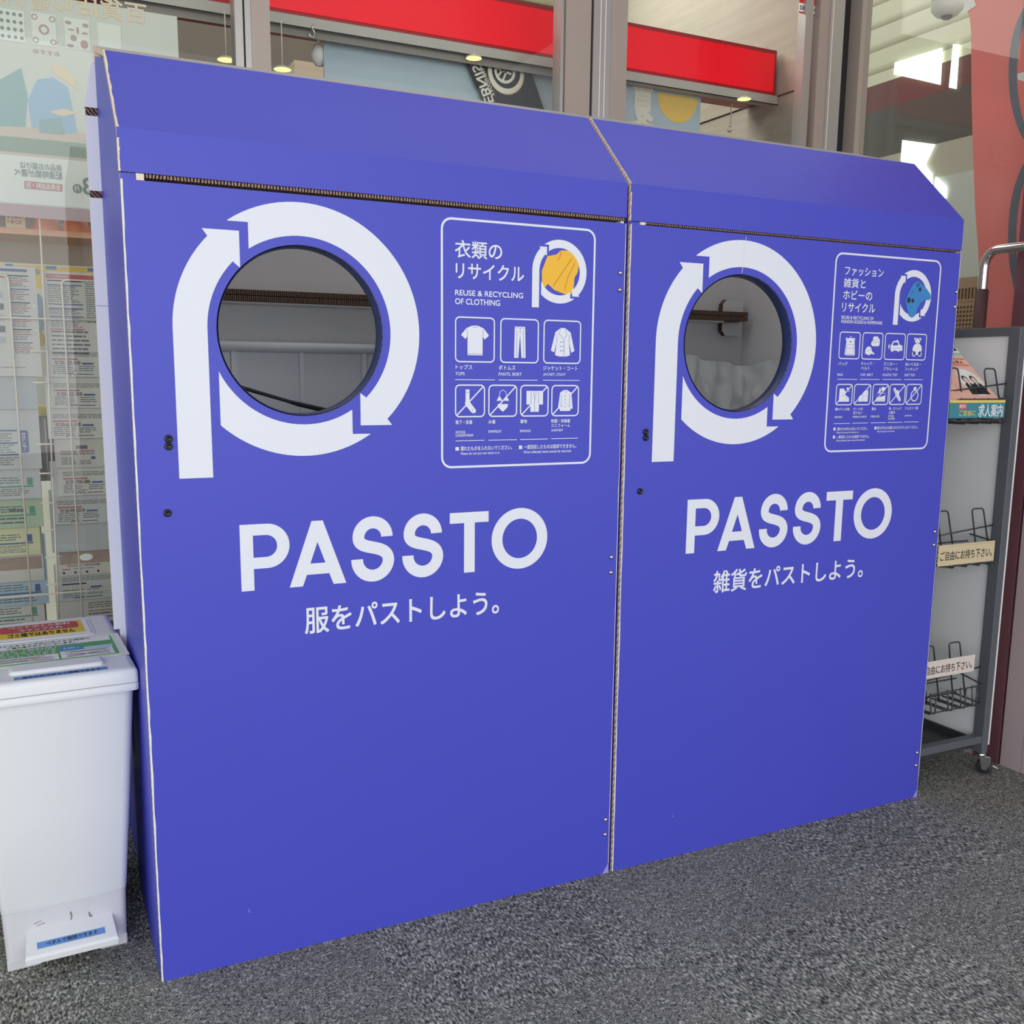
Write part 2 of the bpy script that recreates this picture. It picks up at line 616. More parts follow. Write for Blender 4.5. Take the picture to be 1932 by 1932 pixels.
def icon(mb, kind, b, O, O2):
    """white pictogram in the cell b = x0,x1,z0,z1 with fine blue seams"""
    def P(*pls):
        for pl in pls:
            mb.shape([pts01(pl, b)], O, X1, Z1, WHITEP)
    lw = 0.0006
    def Ln(*pls):
        for pl in pls:
            sline(mb, pl, b, lw, O2, BLUE)
    def D(cx, cz, rx, rz, m=WHITEP, o=None):
        mb.shape([pts01(ell(cx, cz, rx, rz), b)], o or O, X1, Z1, m)
    if kind == 'shirt':
        P([(.43, .81), (.57, .81), (.72, .75), (.85, .6), (.74, .51), (.69, .58), (.69, .16), (.31, .16), (.31, .58), (.26, .51), (.15, .6), (.28, .75)])
        Ln([(.31, .58), (.29, .74)], [(.69, .58), (.71, .74)], [(.43, .81), (.46, .77), (.54, .77), (.57, .81)], [(.31, .19), (.69, .19)])
    elif kind == 'pants':
        P([(.37, .82), (.64, .82), (.66, .12), (.55, .12), (.51, .64), (.47, .12), (.36, .12)])
        Ln([(.37, .79), (.64, .79)], [(.43, .74), (.42, .14)], [(.59, .74), (.61, .14)], [(.51, .79), (.51, .66)])
    elif kind == 'coat':
        P([(.45, .82), (.57, .82), (.72, .72), (.83, .3), (.74, .26), (.68, .52), (.71, .2), (.6, .17), (.42, .17), (.31, .2), (.35, .52), (.29, .26), (.2, .3), (.31, .72)])
        Ln([(.45, .8), (.4, .7), (.55, .55), (.55, .18)], [(.57, .8), (.62, .68), (.55, .58)], [(.36, .5), (.34, .68)], [(.67, .5), (.69, .68)])
        for i in range(3):
            D(.46, .5 - .1 * i, .014, .012, BLUE, O2); D(.52, .5 - .1 * i, .014, .012, BLUE, O2)
    elif kind == 'sock':
        P([(.35, .85), (.48, .85), (.48, .48), (.7, .22), (.68, .14), (.6, .12), (.54, .15), (.34, .38), (.33, .45), (.35, .5)])
        Ln([(.35, .76), (.48, .76)], [(.56, .2), (.62, .26)])
    elif kind == 'swim':
        P([(.38, .66), (.49, .5), (.28, .5)], [(.62, .66), (.72, .5), (.51, .5)], [(.32, .4), (.68, .4), (.66, .3), (.52, .17), (.48, .17), (.34, .3)])
        mb.shape([stroke(pts01([(.38, .66), (.4, .78), (.5, .84), (.6, .78), (.62, .66)], b), 0.0012)], O, X1, Z1, WHITEP)
    elif kind == 'kimono':
        P([(.22, .81), (.8, .81), (.8, .38), (.66, .38), (.66, .15), (.36, .15), (.36, .38), (.22, .38)])
        Ln([(.38, .78), (.38, .4)], [(.64, .78), (.64, .4)], [(.46, .8), (.5, .55), (.51, .16)], [(.56, .8), (.52, .55)])
    elif kind == 'uniform':
        P([(.44, .84), (.57, .84), (.72, .75), (.78, .24), (.7, .24), (.69, .17), (.32, .17), (.31, .24), (.24, .24), (.31, .75)])
        Ln([(.36, .3), (.36, .7)], [(.66, .3), (.66, .7)], [(.45, .82), (.5, .74), (.56, .82)], [(.34, .34), (.42, .33)], [(.58, .33), (.66, .34)])
        for i in range(4):
            D(.5, .64 - .11 * i, .016, .014, BLUE, O2)
    elif kind == 'bag':
        P([(.28, .18), (.34, .14), (.74, .14), (.78, .18), (.72, .68), (.64, .77), (.42, .77), (.34, .68)], [(.36, .8), (.3, .76), (.31, .66), (.38, .72)], [(.68, .8), (.74, .76), (.73, .66), (.67, .72)])
        mb.shape([stroke(pts01([(.48, .77), (.49, .83), (.56, .83), (.57, .77)], b), 0.0012)], O, X1, Z1, WHITEP)
        Ln([(.34, .18), (.36, .5), (.42, .54), (.64, .54), (.7, .5), (.72, .18)], [(.36, .4), (.71, .4)], [(.34, .18), (.72, .18)])
        D(.53, .64, .035, .03, BLUE, O2)
    elif kind == 'cap':
        P([(.16, .22), (.17, .36), (.24, .46), (.34, .49), (.44, .44), (.5, .3), (.62, .24), (.6, .18), (.5, .22), (.34, .16), (.22, .2)])
        P([(.5, .7), (.5, .8), (.56, .86), (.72, .86), (.78, .8), (.84, .74), (.84, .56), (.78, .5), (.5, .5), (.42, .56), (.44, .64)])
        Ln([(.5, .7), (.8, .74)], [(.5, .62), (.82, .66)], [(.24, .3), (.44, .38)])
    elif kind == 'car':
        P([(.3, .36), (.3, .54), (.4, .7), (.54, .72), (.62, .76), (.66, .7), (.72, .58), (.86, .54), (.88, .4), (.84, .34), (.74, .36), (.7, .3), (.62, .34), (.46, .36), (.4, .3), (.34, .32)])
        D(.22, .5, .045, .09)
        mb.shape([pts01([(.38, .54), (.43, .66), (.62, .66), (.66, .55)], b)], O2, X1, Z1, BLUE)
        D(.22, .54, .018, .03, BLUE, O2); D(.22, .46, .018, .03, BLUE, O2)
        Ln([(.36, .42), (.84, .46)])
    elif kind == 'bear':
        D(.54, .73, .13, .1); D(.42, .8, .06, .05); D(.66, .8, .06, .05); D(.55, .42, .23, .22); D(.4, .24, .09, .1); D(.7, .24, .09, .1)
        D(.4, .24, .05, .07, BLUE, O2); D(.7, .24, .05, .07, BLUE, O2); D(.54, .7, .02, .015, BLUE, O2)
        Ln([(.48, .66), (.54, .62), (.6, .66)])
    elif kind == 'broken':
        P([(.22, .78), (.46, .78), (.6, .62), (.56, .5), (.8, .36), (.82, .17), (.2, .17)])
        D(.68, .78, .06, .05); D(.78, .66, .03, .03)
        Ln([(.36, .44), (.5, .48)], [(.62, .5), (.68, .38), (.62, .3)])
    elif kind == 'parts':
        P([(.28, .17), (.3, .4), (.46, .5), (.62, .68), (.84, .7), (.84, .17)])
        Ln([(.5, .5), (.6, .4), (.52, .3), (.58, .2)], [(.66, .44), (.78, .4)])
    elif kind == 'perfume':
        P([(.24, .17), (.26, .36), (.4, .36), (.8, .46), (.8, .17)], [(.34, .58), (.5, .58), (.5, .7), (.44, .84), (.38, .7)])
        D(.64, .76, .13, .1)
        mb.shape([stroke(pts01([(.26, .4), (.27, .56), (.79, .56), (.79, .46)], b), 0.001)], O, X1, Z1, WHITEP)
        Ln([(.3, .22), (.74, .24)])
    elif kind == 'shoe':
        P([(.22, .76), (.34, .84), (.42, .7), (.56, .7), (.62, .6), (.6, .5), (.74, .28), (.72, .18), (.64, .17), (.44, .4)])
        Ln([(.3, .7), (.66, .24)], [(.46, .64), (.56, .62)])
    elif kind == 'ring':
        mb.shape([pts01(ell(.54, .44, .24, .28), b), pts01(ell(.54, .44, .19, .23), b)], O, X1, Z1, WHITEP)
        P([(.46, .7), (.62, .7), (.64, .8), (.58, .86), (.5, .86), (.44, .8)])


def letters(mb, O):
    w = 0.0228
    a = lambda pl, *holes: mb.shape([pl] + list(holes), O, X1, Z1, WHITEP)
    zb, zt = 0.7128, 0.8326
    # P
    a([(0.1666, zb), (0.1894, zb), (0.1894, 0.7520), (0.214, 0.7520)] + arc(0.214, 0.7922, 0.0402, -90, 90, 24) + [(0.1666, zt)],
      [(0.1894, 0.7724), (0.1894, 0.8122), (0.212, 0.8122)] + arc(0.212, 0.7923, 0.0199, 90, -90, 16))
    # A
    a([(0.2525, zb), (0.2767, zb), (0.2846, 0.7337), (0.3262, 0.7337), (0.3341, zb), (0.3583, zb), (0.3160, zt), (0.2952, zt)],
      [(0.2914, 0.7542), (0.3194, 0.7542), (0.3054, 0.7932)])
    # two S
    for dx in (0.0, 0.1002):
        r1, r2 = 0.0278, 0.0306
        c1, c2 = (0.4106, 0.7958), (0.4105, 0.7528)
        path = [(c1[0] + r1, 0.7957)] + arc(c1[0], c1[1], r1, 3, 182, 26)
        path += bez(path[-1], (0.3830, 0.7690), (0.4411, 0.7840), (c2[0] + r2, c2[1] - .002), 16)[1:]
        path += arc(c2[0], c2[1], r2, -6, -178, 26)[1:]
        path.append((c2[0] - r2, 0.7552))
        a(stroke([(x + dx, z) for x, z in path], w))
    # T
    a([(0.5664, zt), (0.6492, zt), (0.6492, 0.8116), (0.6195, 0.8116), (0.6195, zb), (0.5966, zb), (0.5966, 0.8116), (0.5664, 0.8116)])
    # O
    a(ell(0.7186, 0.7734, 0.0626, 0.0618, 64), ell(0.7186, 0.7734, 0.0388, 0.0402, 64))


def profile_shape(mb, pl, x0, x1, m, side=None):
    """outline in Y,Z given a thickness from x0 to x1"""
    mb.shape([pl], (x0, 0, 0), Y1, Z1, m, depth=(x1 - x0, 0, 0), side=side or m)


def recycling_box(x0, label, gap, first):
    r = thing('recycling_box', label, 'recycling box', (x0 + W / 2, 0.3, 0), 'blue cardboard recycling boxes')
    O = lambda e: (x0, -e, 0)
    fp = MB()
    fp.shape([[(0, 0), (W, 0), (W, H), (0, H)], arc(HC[0], HC[1], HR, 0, 358, 95)], O(0), X1, Z1, BLUE, depth=(0, T, 0), side=KRAFT, back=INNER)
    fpo = obj('front_panel', fp, r)
    # torn white paper along the cut edges
    def ragged(n_, wd):
        return [(wd * (.7 + .5 * random.random()), i / n_) for i in range(n_ + 1)]
    ep = MB()
    pl_ = [(0, 0)] + [(wx, k * H) for wx, k in ragged(60, .0030 if first else .0022)] + [(0, H)]
    ep.shape([pl_], O(.0005), X1, Z1, PAPER)
    obj('edge_paper', ep, fpo, label='torn white paper along the left cut edge')
    ep = MB()
    pl_ = [(W, 0)] + [(W - wx, k * H) for wx, k in ragged(60, .0013)] + [(W, H)]
    ep.shape([pl_], O(.0005), X1, Z1, PAPER)
    obj('edge_paper', ep, fpo, label='torn white paper along the right cut edge')
    rim = MB()
    ring = lambda rr, y: [Vector((x0 + HC[0] + rr * math.cos(2 * PI * i / 96), y, HC[1] + rr * math.sin(2 * PI * i / 96))) for i in range(96)]
    rim.loft([ring(HR, -0.0012), ring(HR + .001, T), ring(HR + .001, 0.026), ring(HR - .004, 0.026), ring(HR - .004, 0.008), ring(HR - 0.002, -0.0012)], RIMB, caps=False)
    obj('hole_rim', rim, fpo)
    wc = MB()
    wc.shape([[(W - .016, 0), (W, 0), (W, .024), (W - .004, .018)]], O(0.0006), X1, Z1, LILAC)
    obj('worn_corner', wc, fpo)
    wc = MB()
    wc.shape([stroke([(.16, .106), (.158, .1), (.164, .098)], .0012)], O(0.0006), X1, Z1, LILAC)
    obj('scratch', wc, fpo)
    if not first:
        wc = MB()
        wc.shape([stroke([(0.292, 1.395), (0.2885, 1.365), (0.287, 1.33), (0.2845, HC[1] + HR + .002)], .0011)], O(0.0011), X1, Z1, PAPER)
        obj('crease', wc, fpo, label='thin white crease above the opening')

    # roof: one sheet folded over the front edge, the slope and the ridge
    zb = H + gap
    rp = [(0, zb), (0, 1.478), (0.165, 1.636), (0.378, 1.7005), (0.39, 1.60)]
    ri = [(0.382, 1.60), (0.371, 1.689), (0.168, 1.627), (T, 1.474), (T, zb)]
    rf = MB()
    xa, xb = x0 - 0.002, x0 + W + 0.001
    rf.shape([rp + ri], (xa, 0, 0), Y1, Z1, KRAFT, depth=(xb - xa, 0, 0))
    n = len(rf.f)
    loop = rp + ri
    for i in range(len(loop)):
        a_, b_ = loop[i], loop[(i + 1) % len(loop)]
        if i < 2: m_ = BLUE
        elif i == 2: m_ = BOARDSH
        elif i == len(loop) - 1: m_ = FLUTEL
        else: m_ = INNER
        rf.quad([(xa, a_[0], a_[1]), (xb, a_[0], a_[1]), (xb, b_[0], b_[1]), (xa, b_[0], b_[1])], m_)
    # drop the doubled plain walls the prism made
    keep = [i for i in range(len(rf.f)) if not (rf.m[i] == 0 and len(rf.f[i]) == 4)]
    rf.f = [rf.f[i] for i in keep]; rf.m = [rf.m[i] for i in keep]; rf.s = [rf.s[i] for i in keep]
    rfo = obj('roof', rf, r)
    ep = MB()
    for (ya_, za_), (yb_, zb_) in ((rp[0], (0, 1.462)), (rp[1], rp[2])):
        d_ = Vector((0, yb_ - ya_, zb_ - za_)); L_ = d_.length; d_.normalize()
        n_ = Vector((0, -d_.z, d_.y)) if d_.y > .1 else Vector((0, -1, 0))
        pl_ = [(0, 0)] + [(wx, k * L_) for wx, k in ragged(20, .0034 if first else .0020)] + [(0, L_)]
        ep.shape([pl_], Vector((xa, ya_, za_)) + n_ * .0006, X1, d_, KRAFTP)
    obj('edge_paper', ep, rfo, label='pale torn paper along the left cut edge')

    # left side: printed front sheet, then the white rear strip between open flutes
    under = lambda y: (1.474 + (y - T) * (1.627 - 1.474) / 0.16) if y < 0.168 else 1.627 + (y - .168) * (.057 / .206)
    sp = MB()
    profile_shape(sp, [(T, 0), (0.372, 0), (0.372, under(.372) - .003), (0.168, under(.168) - .003), (T, 1.468)], x0, x0 + T, BLUE, INNER)
    obj('side_panel', sp, r)
    # the back board sticks out past the side as a white strip, open flutes showing in its two slots
    rs = MB()
    xl, xi, ya = (x0 - .0225 if first else x0 + .001), x0 + .012, .3725
    for za, zc in ((.574, 1.2215), (1.2225, 1.424), (1.437, 1.573)):
        rs.shape([[(xl, za), (xi, za), (xi, zc), (xl, zc)]], (0, ya, 0), X1, Z1, BOARD, depth=(0, .010, 0), side=KRAFTP)
    rs.shape([[(x0 - .0115 if first else xl, .30), (xi, .30), (xi, .574), (x0 - .0115 if first else xl, .574)]], (0, ya, 0), X1, Z1, BOARD, depth=(0, .010, 0), side=KRAFTP)
    rs.shape([[(xl, 1.588), (xi, 1.588), (xi, 1.681), (max(xl, x0 - .004), 1.681)]], (0, ya, 0), X1, Z1, BOARD, depth=(0, .010, 0), side=KRAFTP)
    rso = obj('back_board', rs, r, label='white unprinted edge of the back board')
    for (za, zc) in ((1.424, 1.437), (1.573, 1.588)):
        t_ = MB(); t_.box(xl + .002, xi, ya + .002, ya + .012, za, zc, FLUTEY)
        obj('slot_tab', t_, rso)
    t_ = MB(); t_.shape([[(x0 - .003, 1.668), (x0 + .013, 1.662), (x0 + .013, 1.683), (x0 - .003, 1.688)]], (0, ya - .006, 0), X1, Z1, KRAFTP, depth=(0, .005, 0))
    obj('ridge_block', t_, rso)

    # inside: side and back walls, shelf brace
    ins = MB()
    e_ = .3735
    profile_shape(ins, [(T, 0), (.812, 0), (.812, 1.52), (.60, 1.585), (0.372, 1.68), (0.168, 1.624), (T, 1.466)], x0 + W - T, x0 + W - .001, INNER)
    ins.box(x0 + .014, x0 + .02, e_, 0.812, 0, 1.53, INNER)
    ins.box(x0 + .010, x0 + .0138, e_, 0.812, 0, 1.53, BLUE)
    ins.box(x0 + .02, x0 + W - T, .804, .812, 0, 1.575, INNER)
    obj('inner_wall', ins, r)
    br = MB()
    br.box(x0 + .02, x0 + W - .035, .745, .803, 1.268, 1.281, FLUTE)
    br.box(x0 + .02, x0 + W - .035, .745, .803, 1.2825, 1.295, FLUTE)
    br.box(x0 + .02, x0 + W - .12, .752, .803, 1.262, 1.267, INNER)
    obj('shelf_brace', br, r)
    if not first:
        tb = MB()
        for (za, zc) in ((1.296, 1.334), (1.224, 1.262)):
            c = .014
            xl, xr = x0 + .846, x0 + .925
            tb.shape([[(xl + c, za), (xr - c, za), (xr, za + (c if za < 1.27 else 0)), (xr, zc - (c if za > 1.27 else 0)), (xr - c, zc), (xl + c, zc), (xl, zc - (c if za > 1.27 else 0)), (xl, za + (c if za < 1.27 else 0))]],
                     (0, .782, 0), X1, Z1, INNER, depth=(0, .02, 0), side=FLUTEY)
        obj('brace_tab', tb, r)
    kt = MB(); kt.box(x0 + .024, x0 + .036, .001, .03, H + .0005, zb - .0008, KRAFTP)
    obj('lid_tab', kt, r)
    kt = MB(); kt.box(x0 + .0005, x0 + .0235, .004, .02, H + .0005, zb - .0008, BLUE); obj('corner_tab', kt, r)
    kt = MB(); kt.box(x0 + .0365, x0 + W - .0003, .0035, .045, zb - (.0062 if first else .0036), zb - .0004, FLUTEL); obj('lid_brace', kt, r)

    # print
    lg = MB(); logo(lg, HC, 1.0, O(.0006))
    obj('arrow_logo', lg, fpo)
    le = MB(); letters(le, O(.0006))
    obj('brand_lettering', le, fpo)
    sl = MB()
    if first: sl.text('服をパストしよう。', O(.0006), X1, Z1, .279, .6728, .6232, .6712, WHITEP, .022)
    else: sl.text('雑貨をパストしよう。', O(.0006), X1, Z1, .2463, .698, .617, .6672, WHITEP, .022)
    obj('slogan_lettering', sl, fpo)

    # rivets
    L = ((.0549, .9859), (.0543, .9734), (.0476, .8601)) if first else ((.0517, .9819), (.0522, .9696), (.0418, .8565))
    R = ((.9386, 1.303), (.9384, 1.2697), (.9355, .7195), (.9352, .6864), (.9388, .1284), (.9385, .0935)) if first else ((.9441, 1.308), (.9427, 1.2726), (.936, .7154), (.9361, .6813), (.9366, .1257), (.9365, .0904))
    for i, (bx, bz) in enumerate(L + R):
        b_ = MB()
        if i < 3:
            b_.lathe([(.0068, 0), (.0068, .002), (.0055, .0045), (.0035, .0045), (.003, .003), (.0001, .003)], (x0 + bx, 0, bz), (0, -1, 0), BLACKP, 18)
            obj('rivet', b_, fpo, label='black push rivet')
        else:
            b_.lathe([(.005, 0), (.0048, .0022), (.003, .0042), (.0001, .005)], (x0 + bx, 0, bz), (0, -1, 0), SILVER, 14)
            obj('rivet', b_, fpo, label='silver rivet')
    return r, fpo


def info_lines(mb, spec, O, m=WHITEP, t=.0012):
    for xa, xb, z in spec:
        mb.box(xa + O[0], xb + O[0], O[1] - .0001, O[1], z - t / 2, z + t / 2, m)


box_a, front_a = recycling_box(0.0, 'left blue cardboard recycling box, for clothing, with an orange garment on its notice', .0115, True)
box_b, front_b = recycling_box(PITCH, 'right blue cardboard recycling box, for hobby goods, with a blue game pad on its notice', .0065, False)


def small(mb, s, x0, xa, xb, za, zb, bold=.02):
    mb.text(s, (x0, -.0006, 0), X1, Z1, xa, xb, za, zb, WHITEP, bold)


def notice_common(x0, mb):
    mb.shape(rrframe(.5485, .8795 if x0 == 0 else .8862, .9195 if x0 == 0 else .926, 1.3835 if x0 == 0 else 1.379, .021, .0042), (x0, -.0006, 0), X1, Z1, WHITEP)


# notice of the clothing box
def notice(x0, front_root, title, cells, foot, rule, rr, ln):
    n = MB(); notice_common(x0, n)
    na = obj('information_notice', n, front_root)
    for nm, tt in (('notice_title', title[:-2]), ('notice_subtitle', title[-2:])):
        t = MB()
        for s_, xa, xb, za, zb, bo in tt:
            small(t, s_, x0, xa, xb, za, zb, bo)
        obj(nm, t, na)
    for kd, b_, rl, words in cells:
        t = MB()
        t.shape(rrframe(*b_, rr, ln), (x0, -.0006, 0), X1, Z1, WHITEP)
        icon(t, kd, b_, (x0, -.0006, 0), (x0, -.0009, 0))
        if b_[2] < 1.1:
            t.shape([stroke([(b_[0] + .003, b_[2] + .003), (b_[1] - .003, b_[3] - .003)], ln)], (x0, -.0005, 0), X1, Z1, WHITEP)
        for s_, xa, xb, za, zb in words:
            small(t, s_, x0, xa, xb, za, zb, .02)
        info_lines(t, (rl,), (x0, -.0006))
        obj('pictogram', t, na)
    for sq, words in foot:
        t = MB()
        t.box(x0 + sq[0], x0 + sq[0] + sq[2], -.0007, -.0006, sq[1], sq[1] + .0068, WHITEP)
        for s_, xa, xb, za, zb in words:
            small(t, s_, x0, xa, xb, za, zb, .02)
        obj('footnote', t, na)
    return na


na = notice(0.0, box_a, (('衣類の', .577, .6735, 1.3125, 1.3440, .02), ('リサイクル', .5785, .7205, 1.2750, 1.3035, .02),
                         ('REUSE & RECYCLING', .5772, .7193, 1.2440, 1.2538, .03), ('OF CLOTHING', .5772, .6700, 1.2278, 1.2382, .03)), (
    ('shirt', (.5769, .6600, 1.1203, 1.2055), (.5773, .6606, 1.0878), (('トップス', .5784, .6127, 1.1072, 1.1158), ('TOPS', .5777, .5969, 1.0962, 1.1020))),
    ('pants', (.6712, .7551, 1.1203, 1.2055), (.6685, .7538, 1.0878), (('ボトムス', .6688, .7045, 1.1072, 1.1158), ('PANTS, SKIRT', .6686, .7184, 1.0952, 1.1020))),
    ('coat', (.7653, .8504, 1.1203, 1.2055), (.7658, .8489, 1.088), (('ジャケット・コート', .7657, .8437, 1.1072, 1.1158), ('JACKET, COAT', .766, .8167, 1.0955, 1.1020))),
    ('sock', (.5770, .6400, 1.0165, 1.0789), (.5785, .6395, .9718), (('靴下・肌着', .5785, .6131, 1.0035, 1.0112), ('SOCKS,', .5785, .5994, .9853, .9908), ('UNDERWEAR', .5785, .6156, .9798, .9845))),
    ('swim', (.6469, .7094, 1.0165, 1.0789), (.6474, .7094, .9717), (('水着', .6472, .6623, 1.0037, 1.0112), ('SWIMSUIT', .6473, .6757, .9860, .9910))),
    ('kimono', (.7156, .7792, 1.0165, 1.0789), (.7166, .7786, .9718), (('着物', .7162, .7313, 1.0037, 1.0112), ('KIMONO', .7164, .74, .9860, .9910))),
    ('uniform', (.7851, .8486, 1.0165, 1.0789), (.7862, .8486, .972), (('制服・体操着', .7856, .8289, 1.0037, 1.0112), ('ユニフォーム', .7857, .8291, .9950, 1.0015), ('UNIFORM', .7859, .8124, .9865, .9912)))), (
    ((.578, .9532, .0073), (('濡れたものを入れないでください。', .5886, .6990, .9525, .9610), ('Please do not put wet items in it.', .5894, .6723, .9435, .9495))),
    ((.714, .9530, .0073), (('一度回収したものは返却できません。', .7252, .8444, .9525, .9610), ('Once collected, items cannot be returned.', .7247, .8333, .9435, .9495)))), None, .0095, .0026)
t = MB(); logo(t, (.7993, 1.2979), .278, (0, -.0006, 0)); obj('notice_logo', t, na)
t = MB()
ORANGE, ORANGED = mat('orange_print', (243, 186, 52), .55), mat('orange_fold', (206, 132, 40), .6)
g = [(-.030, .030), (-.008, .035), (.002, .044), (.012, .044), (.030, .046), (.044, .040), (.0475, .02), (.043, .0), (.036, -.01), (.034, -.04), (.026, -.046), (.012, -.045), (-.012, -.038), (-.028, -.026), (-.0415, -.04), (-.0425, -.0)]
t.shape([[(.7993 + x * .93, 1.2979 + z * .93) for x, z in g]], (0, -.0004, 0), X1, Z1, ORANGE)
for pl in ([(.03, .03), (.004, -.004), (-.015, -.03)], [(.036, .02), (.02, -.01), (.012, -.038)], [(.002, .043), (.0, .03), (-.006, .022)]):
    t.shape([stroke([(.7993 + x * .93, 1.2979 + z * .93) for x, z in pl], .0018)], (0, -.0005, 0), X1, Z1, ORANGED)
obj('garment_picture', t, na, label='orange garment picture')

# notice of the fashion and hobby box
P_ = PITCH
nb = notice(PITCH, box_b, (('ファッション', .5792, .6985, 1.3300, 1.3490, .02), ('雑貨と', .578, .645, 1.3025, 1.3232, .02), ('ホビーの', .5783, .6675, 1.2765, 1.2970, .02), ('リサイクル', .5772, .6792, 1.2485, 1.2692, .02),
                           ('REUSE & RECYCLING OF', .5772, .6765, 1.2322, 1.2392, .025), ('FASHION GOODS & HOMEWARE', .5771, .7051, 1.2228, 1.2300, .025)), (
    ('bag', (.5755, .6403, 1.1412, 1.2038), (.5759, .6384, 1.095), (('バッグ', .5765, .6050, 1.1268, 1.1350), ('BAG', .5763, .5917, 1.1030, 1.1085))),
    ('cap', (.6467, .7123, 1.1412, 1.204), (.6465, .7097, 1.0953), (('キャップ・', .6477, .6868, 1.1280, 1.1358), ('ベルト', .6476, .6753, 1.1176, 1.1250), ('CAP, BELT', .6473, .687, 1.1028, 1.1090))),
    ('car', (.7182, .7851, 1.1414, 1.2044), (.7183, .7811, 1.0956), (('ミニカー・', .72, .7629, 1.1285, 1.1360), ('プラレール', .7196, .7666, 1.1168, 1.1245), ('PLASTIC TOY', .7186, .7663, 1.1035, 1.1092))),
    ('bear', (.7892, .8560, 1.1418, 1.205), (.7896, .852, 1.0958), (('ぬいぐるみ・', .7901, .8414, 1.1285, 1.1362), ('フィギュア', .7902, .8331, 1.1170, 1.1245), ('SOFT TOY', .79, .825, 1.1038, 1.1095))),
    ('broken', (.5745, .6266, 1.035, 1.0845), (.5747, .6246, .9927), (('壊れている物', .5754, .6198, 1.0225, 1.0295), ('BROKEN', .5758, .599, 1.0055, 1.0100))),
    ('parts', (.631, .6847, 1.035, 1.0847), (.6314, .6818, .993), (('パーツが', .6316, .6625, 1.0228, 1.0298), ('足りない', .6324, .6611, 1.0138, 1.0205), ('MISSING PARTS', .632, .6755, 1.0055, 1.0100))),
    ('perfume', (.6899, .7424, 1.0351, 1.085), (.69, .7399, .9932), (('香水', .6904, .7049, 1.0228, 1.0300), ('PERFUME', .6897, .7169, 1.0058, 1.0102))),
    ('shoe', (.7447, .7973, 1.0351, 1.0852), (.7455, .7947, .9935), (('靴・スリッパ', .7467, .7868, 1.0230, 1.0300), ('上履き', .746, .7676, 1.0138, 1.0205), ('SHOES,', .7461, .7650, 1.0060, 1.0108), ('SLIPPER', .746, .769, 1.0000, 1.0042))),
    ('ring', (.7997, .8534, 1.0353, 1.0855), (.8002, .8496, .9938), (('ジュエリー類', .8004, .8432, 1.0236, 1.0305), ('JEWELRY', .8005, .8257, 1.0063, 1.0108)))), (
    ((.5746, .9768, .0062), (('濡れたものを入れないでください。', .5858, .6817, .9762, .9838), ('Please do not put wet items in it.', .5844, .6550, .9685, .9738))),
    ((.704, .9772, .0062), (('散らばるものは袋にまとめてから入れてください。', .7127, .8482, .9770, .9845), ('Please bag the small items.', .7135, .7721, .9692, .9742))),
    ((.5743, .958, .0062), (('一度回収したものは返却できません。', .5852, .6891, .9577, .9650), ('Once collected, items cannot be returned.', .5848, .676, .9503, .9553)))), None, .008, .0024)
t = MB(); logo(t, (.7993, 1.2925), .274, (P_, -.0006, 0)); obj('notice_logo', t, nb)
t = MB()
PAD, PADD = mat('game_pad_blue', (56, 134, 200), .45), mat('game_pad_black', (42, 46, 54), .4)
gp = [(-.006, .024), (.008, .028), (.024, .020), (.04, .012), (.0565, -.001), (.0585, -.010), (.052, -.015), (.038, -.014), (.022, -.022), (.010, -.036), (.006, -.052), (-.006, -.058), (-.018, -.054), (-.028, -.036), (-.034, -.020), (-.030, -.008), (-.018, .012)]
ctr = (.806, 1.2995)
t.shape([[(ctr[0] + x * .9, ctr[1] + z) for x, z in gp]], (P_, -.0009, 0), X1, Z1, PAD)
for x, z, r1 in ((-.0225, -.0175, .0068), (-.008, -.018, .0052), (.0155, .009, .0052), (.004, .016, .002), (.011, .022, .002), (.009, .017, .002), (.003, .021, .002), (-.010, .003, .0014), (-.014, -.003, .0014)):
    t.shape([ell(ctr[0] + x * .9, ctr[1] + z, r1 * .9, r1, 16)], (P_, -.0012, 0), X1, Z1, PADD)
obj('game_pad_picture', t, nb, label='blue game pad picture')

# crate and cord in the clothing box, liner bag in the other
GREYPL = mat('grey_plastic', (214, 218, 224), .4, spec=.4)
cr = thing('storage_crate', 'grey ribbed plastic crate seen through the round opening of the clothing box', 'crate', (.475, .5, 0))
t = MB()
t.box(.06, .9, .718, .724, 0.02, 1.15, GREYPL); t.box(.06, .066, .2, .72, .02, .80, GREYPL); t.box(.894, .9, .2, .72, .02, .80, GREYPL); t.box(.06, .9, .2, .72, 0.0, .02, GREYPL)
obj('body', t, cr)
t = MB(); t.tube([(.06, .708, 1.158), (.9, .708, 1.158)], .0125, GREYPL, 12); obj('top_rail', t, cr)
for xx in (.14, .30, .465, .625, .79):
    t = MB(); t.box(xx - .006, xx + .006, .706, .718, .03, 1.146, GREYPL); obj('rib', t, cr)
t = MB()
t.tube([(0.2244, 0.3200, 1.0741), (0.2432, 0.3200, 1.0667), (0.3369, 0.3200, 1.0386), (0.4223, 0.3200, 1.0194), (0.4674, 0.3200, 1.0055)], .0032, BLACKM, 8)
t.tube([(0.2261, 0.3300, 1.0697), (0.3337, 0.3300, 1.0383), (0.3559, 0.3300, 1.0305), (0.4704, 0.3300, 1.0028)], .0025, BLACKM, 8)
obj('cord', t, label='thin black cord stretched across inside the clothing box opening', cat='cord')

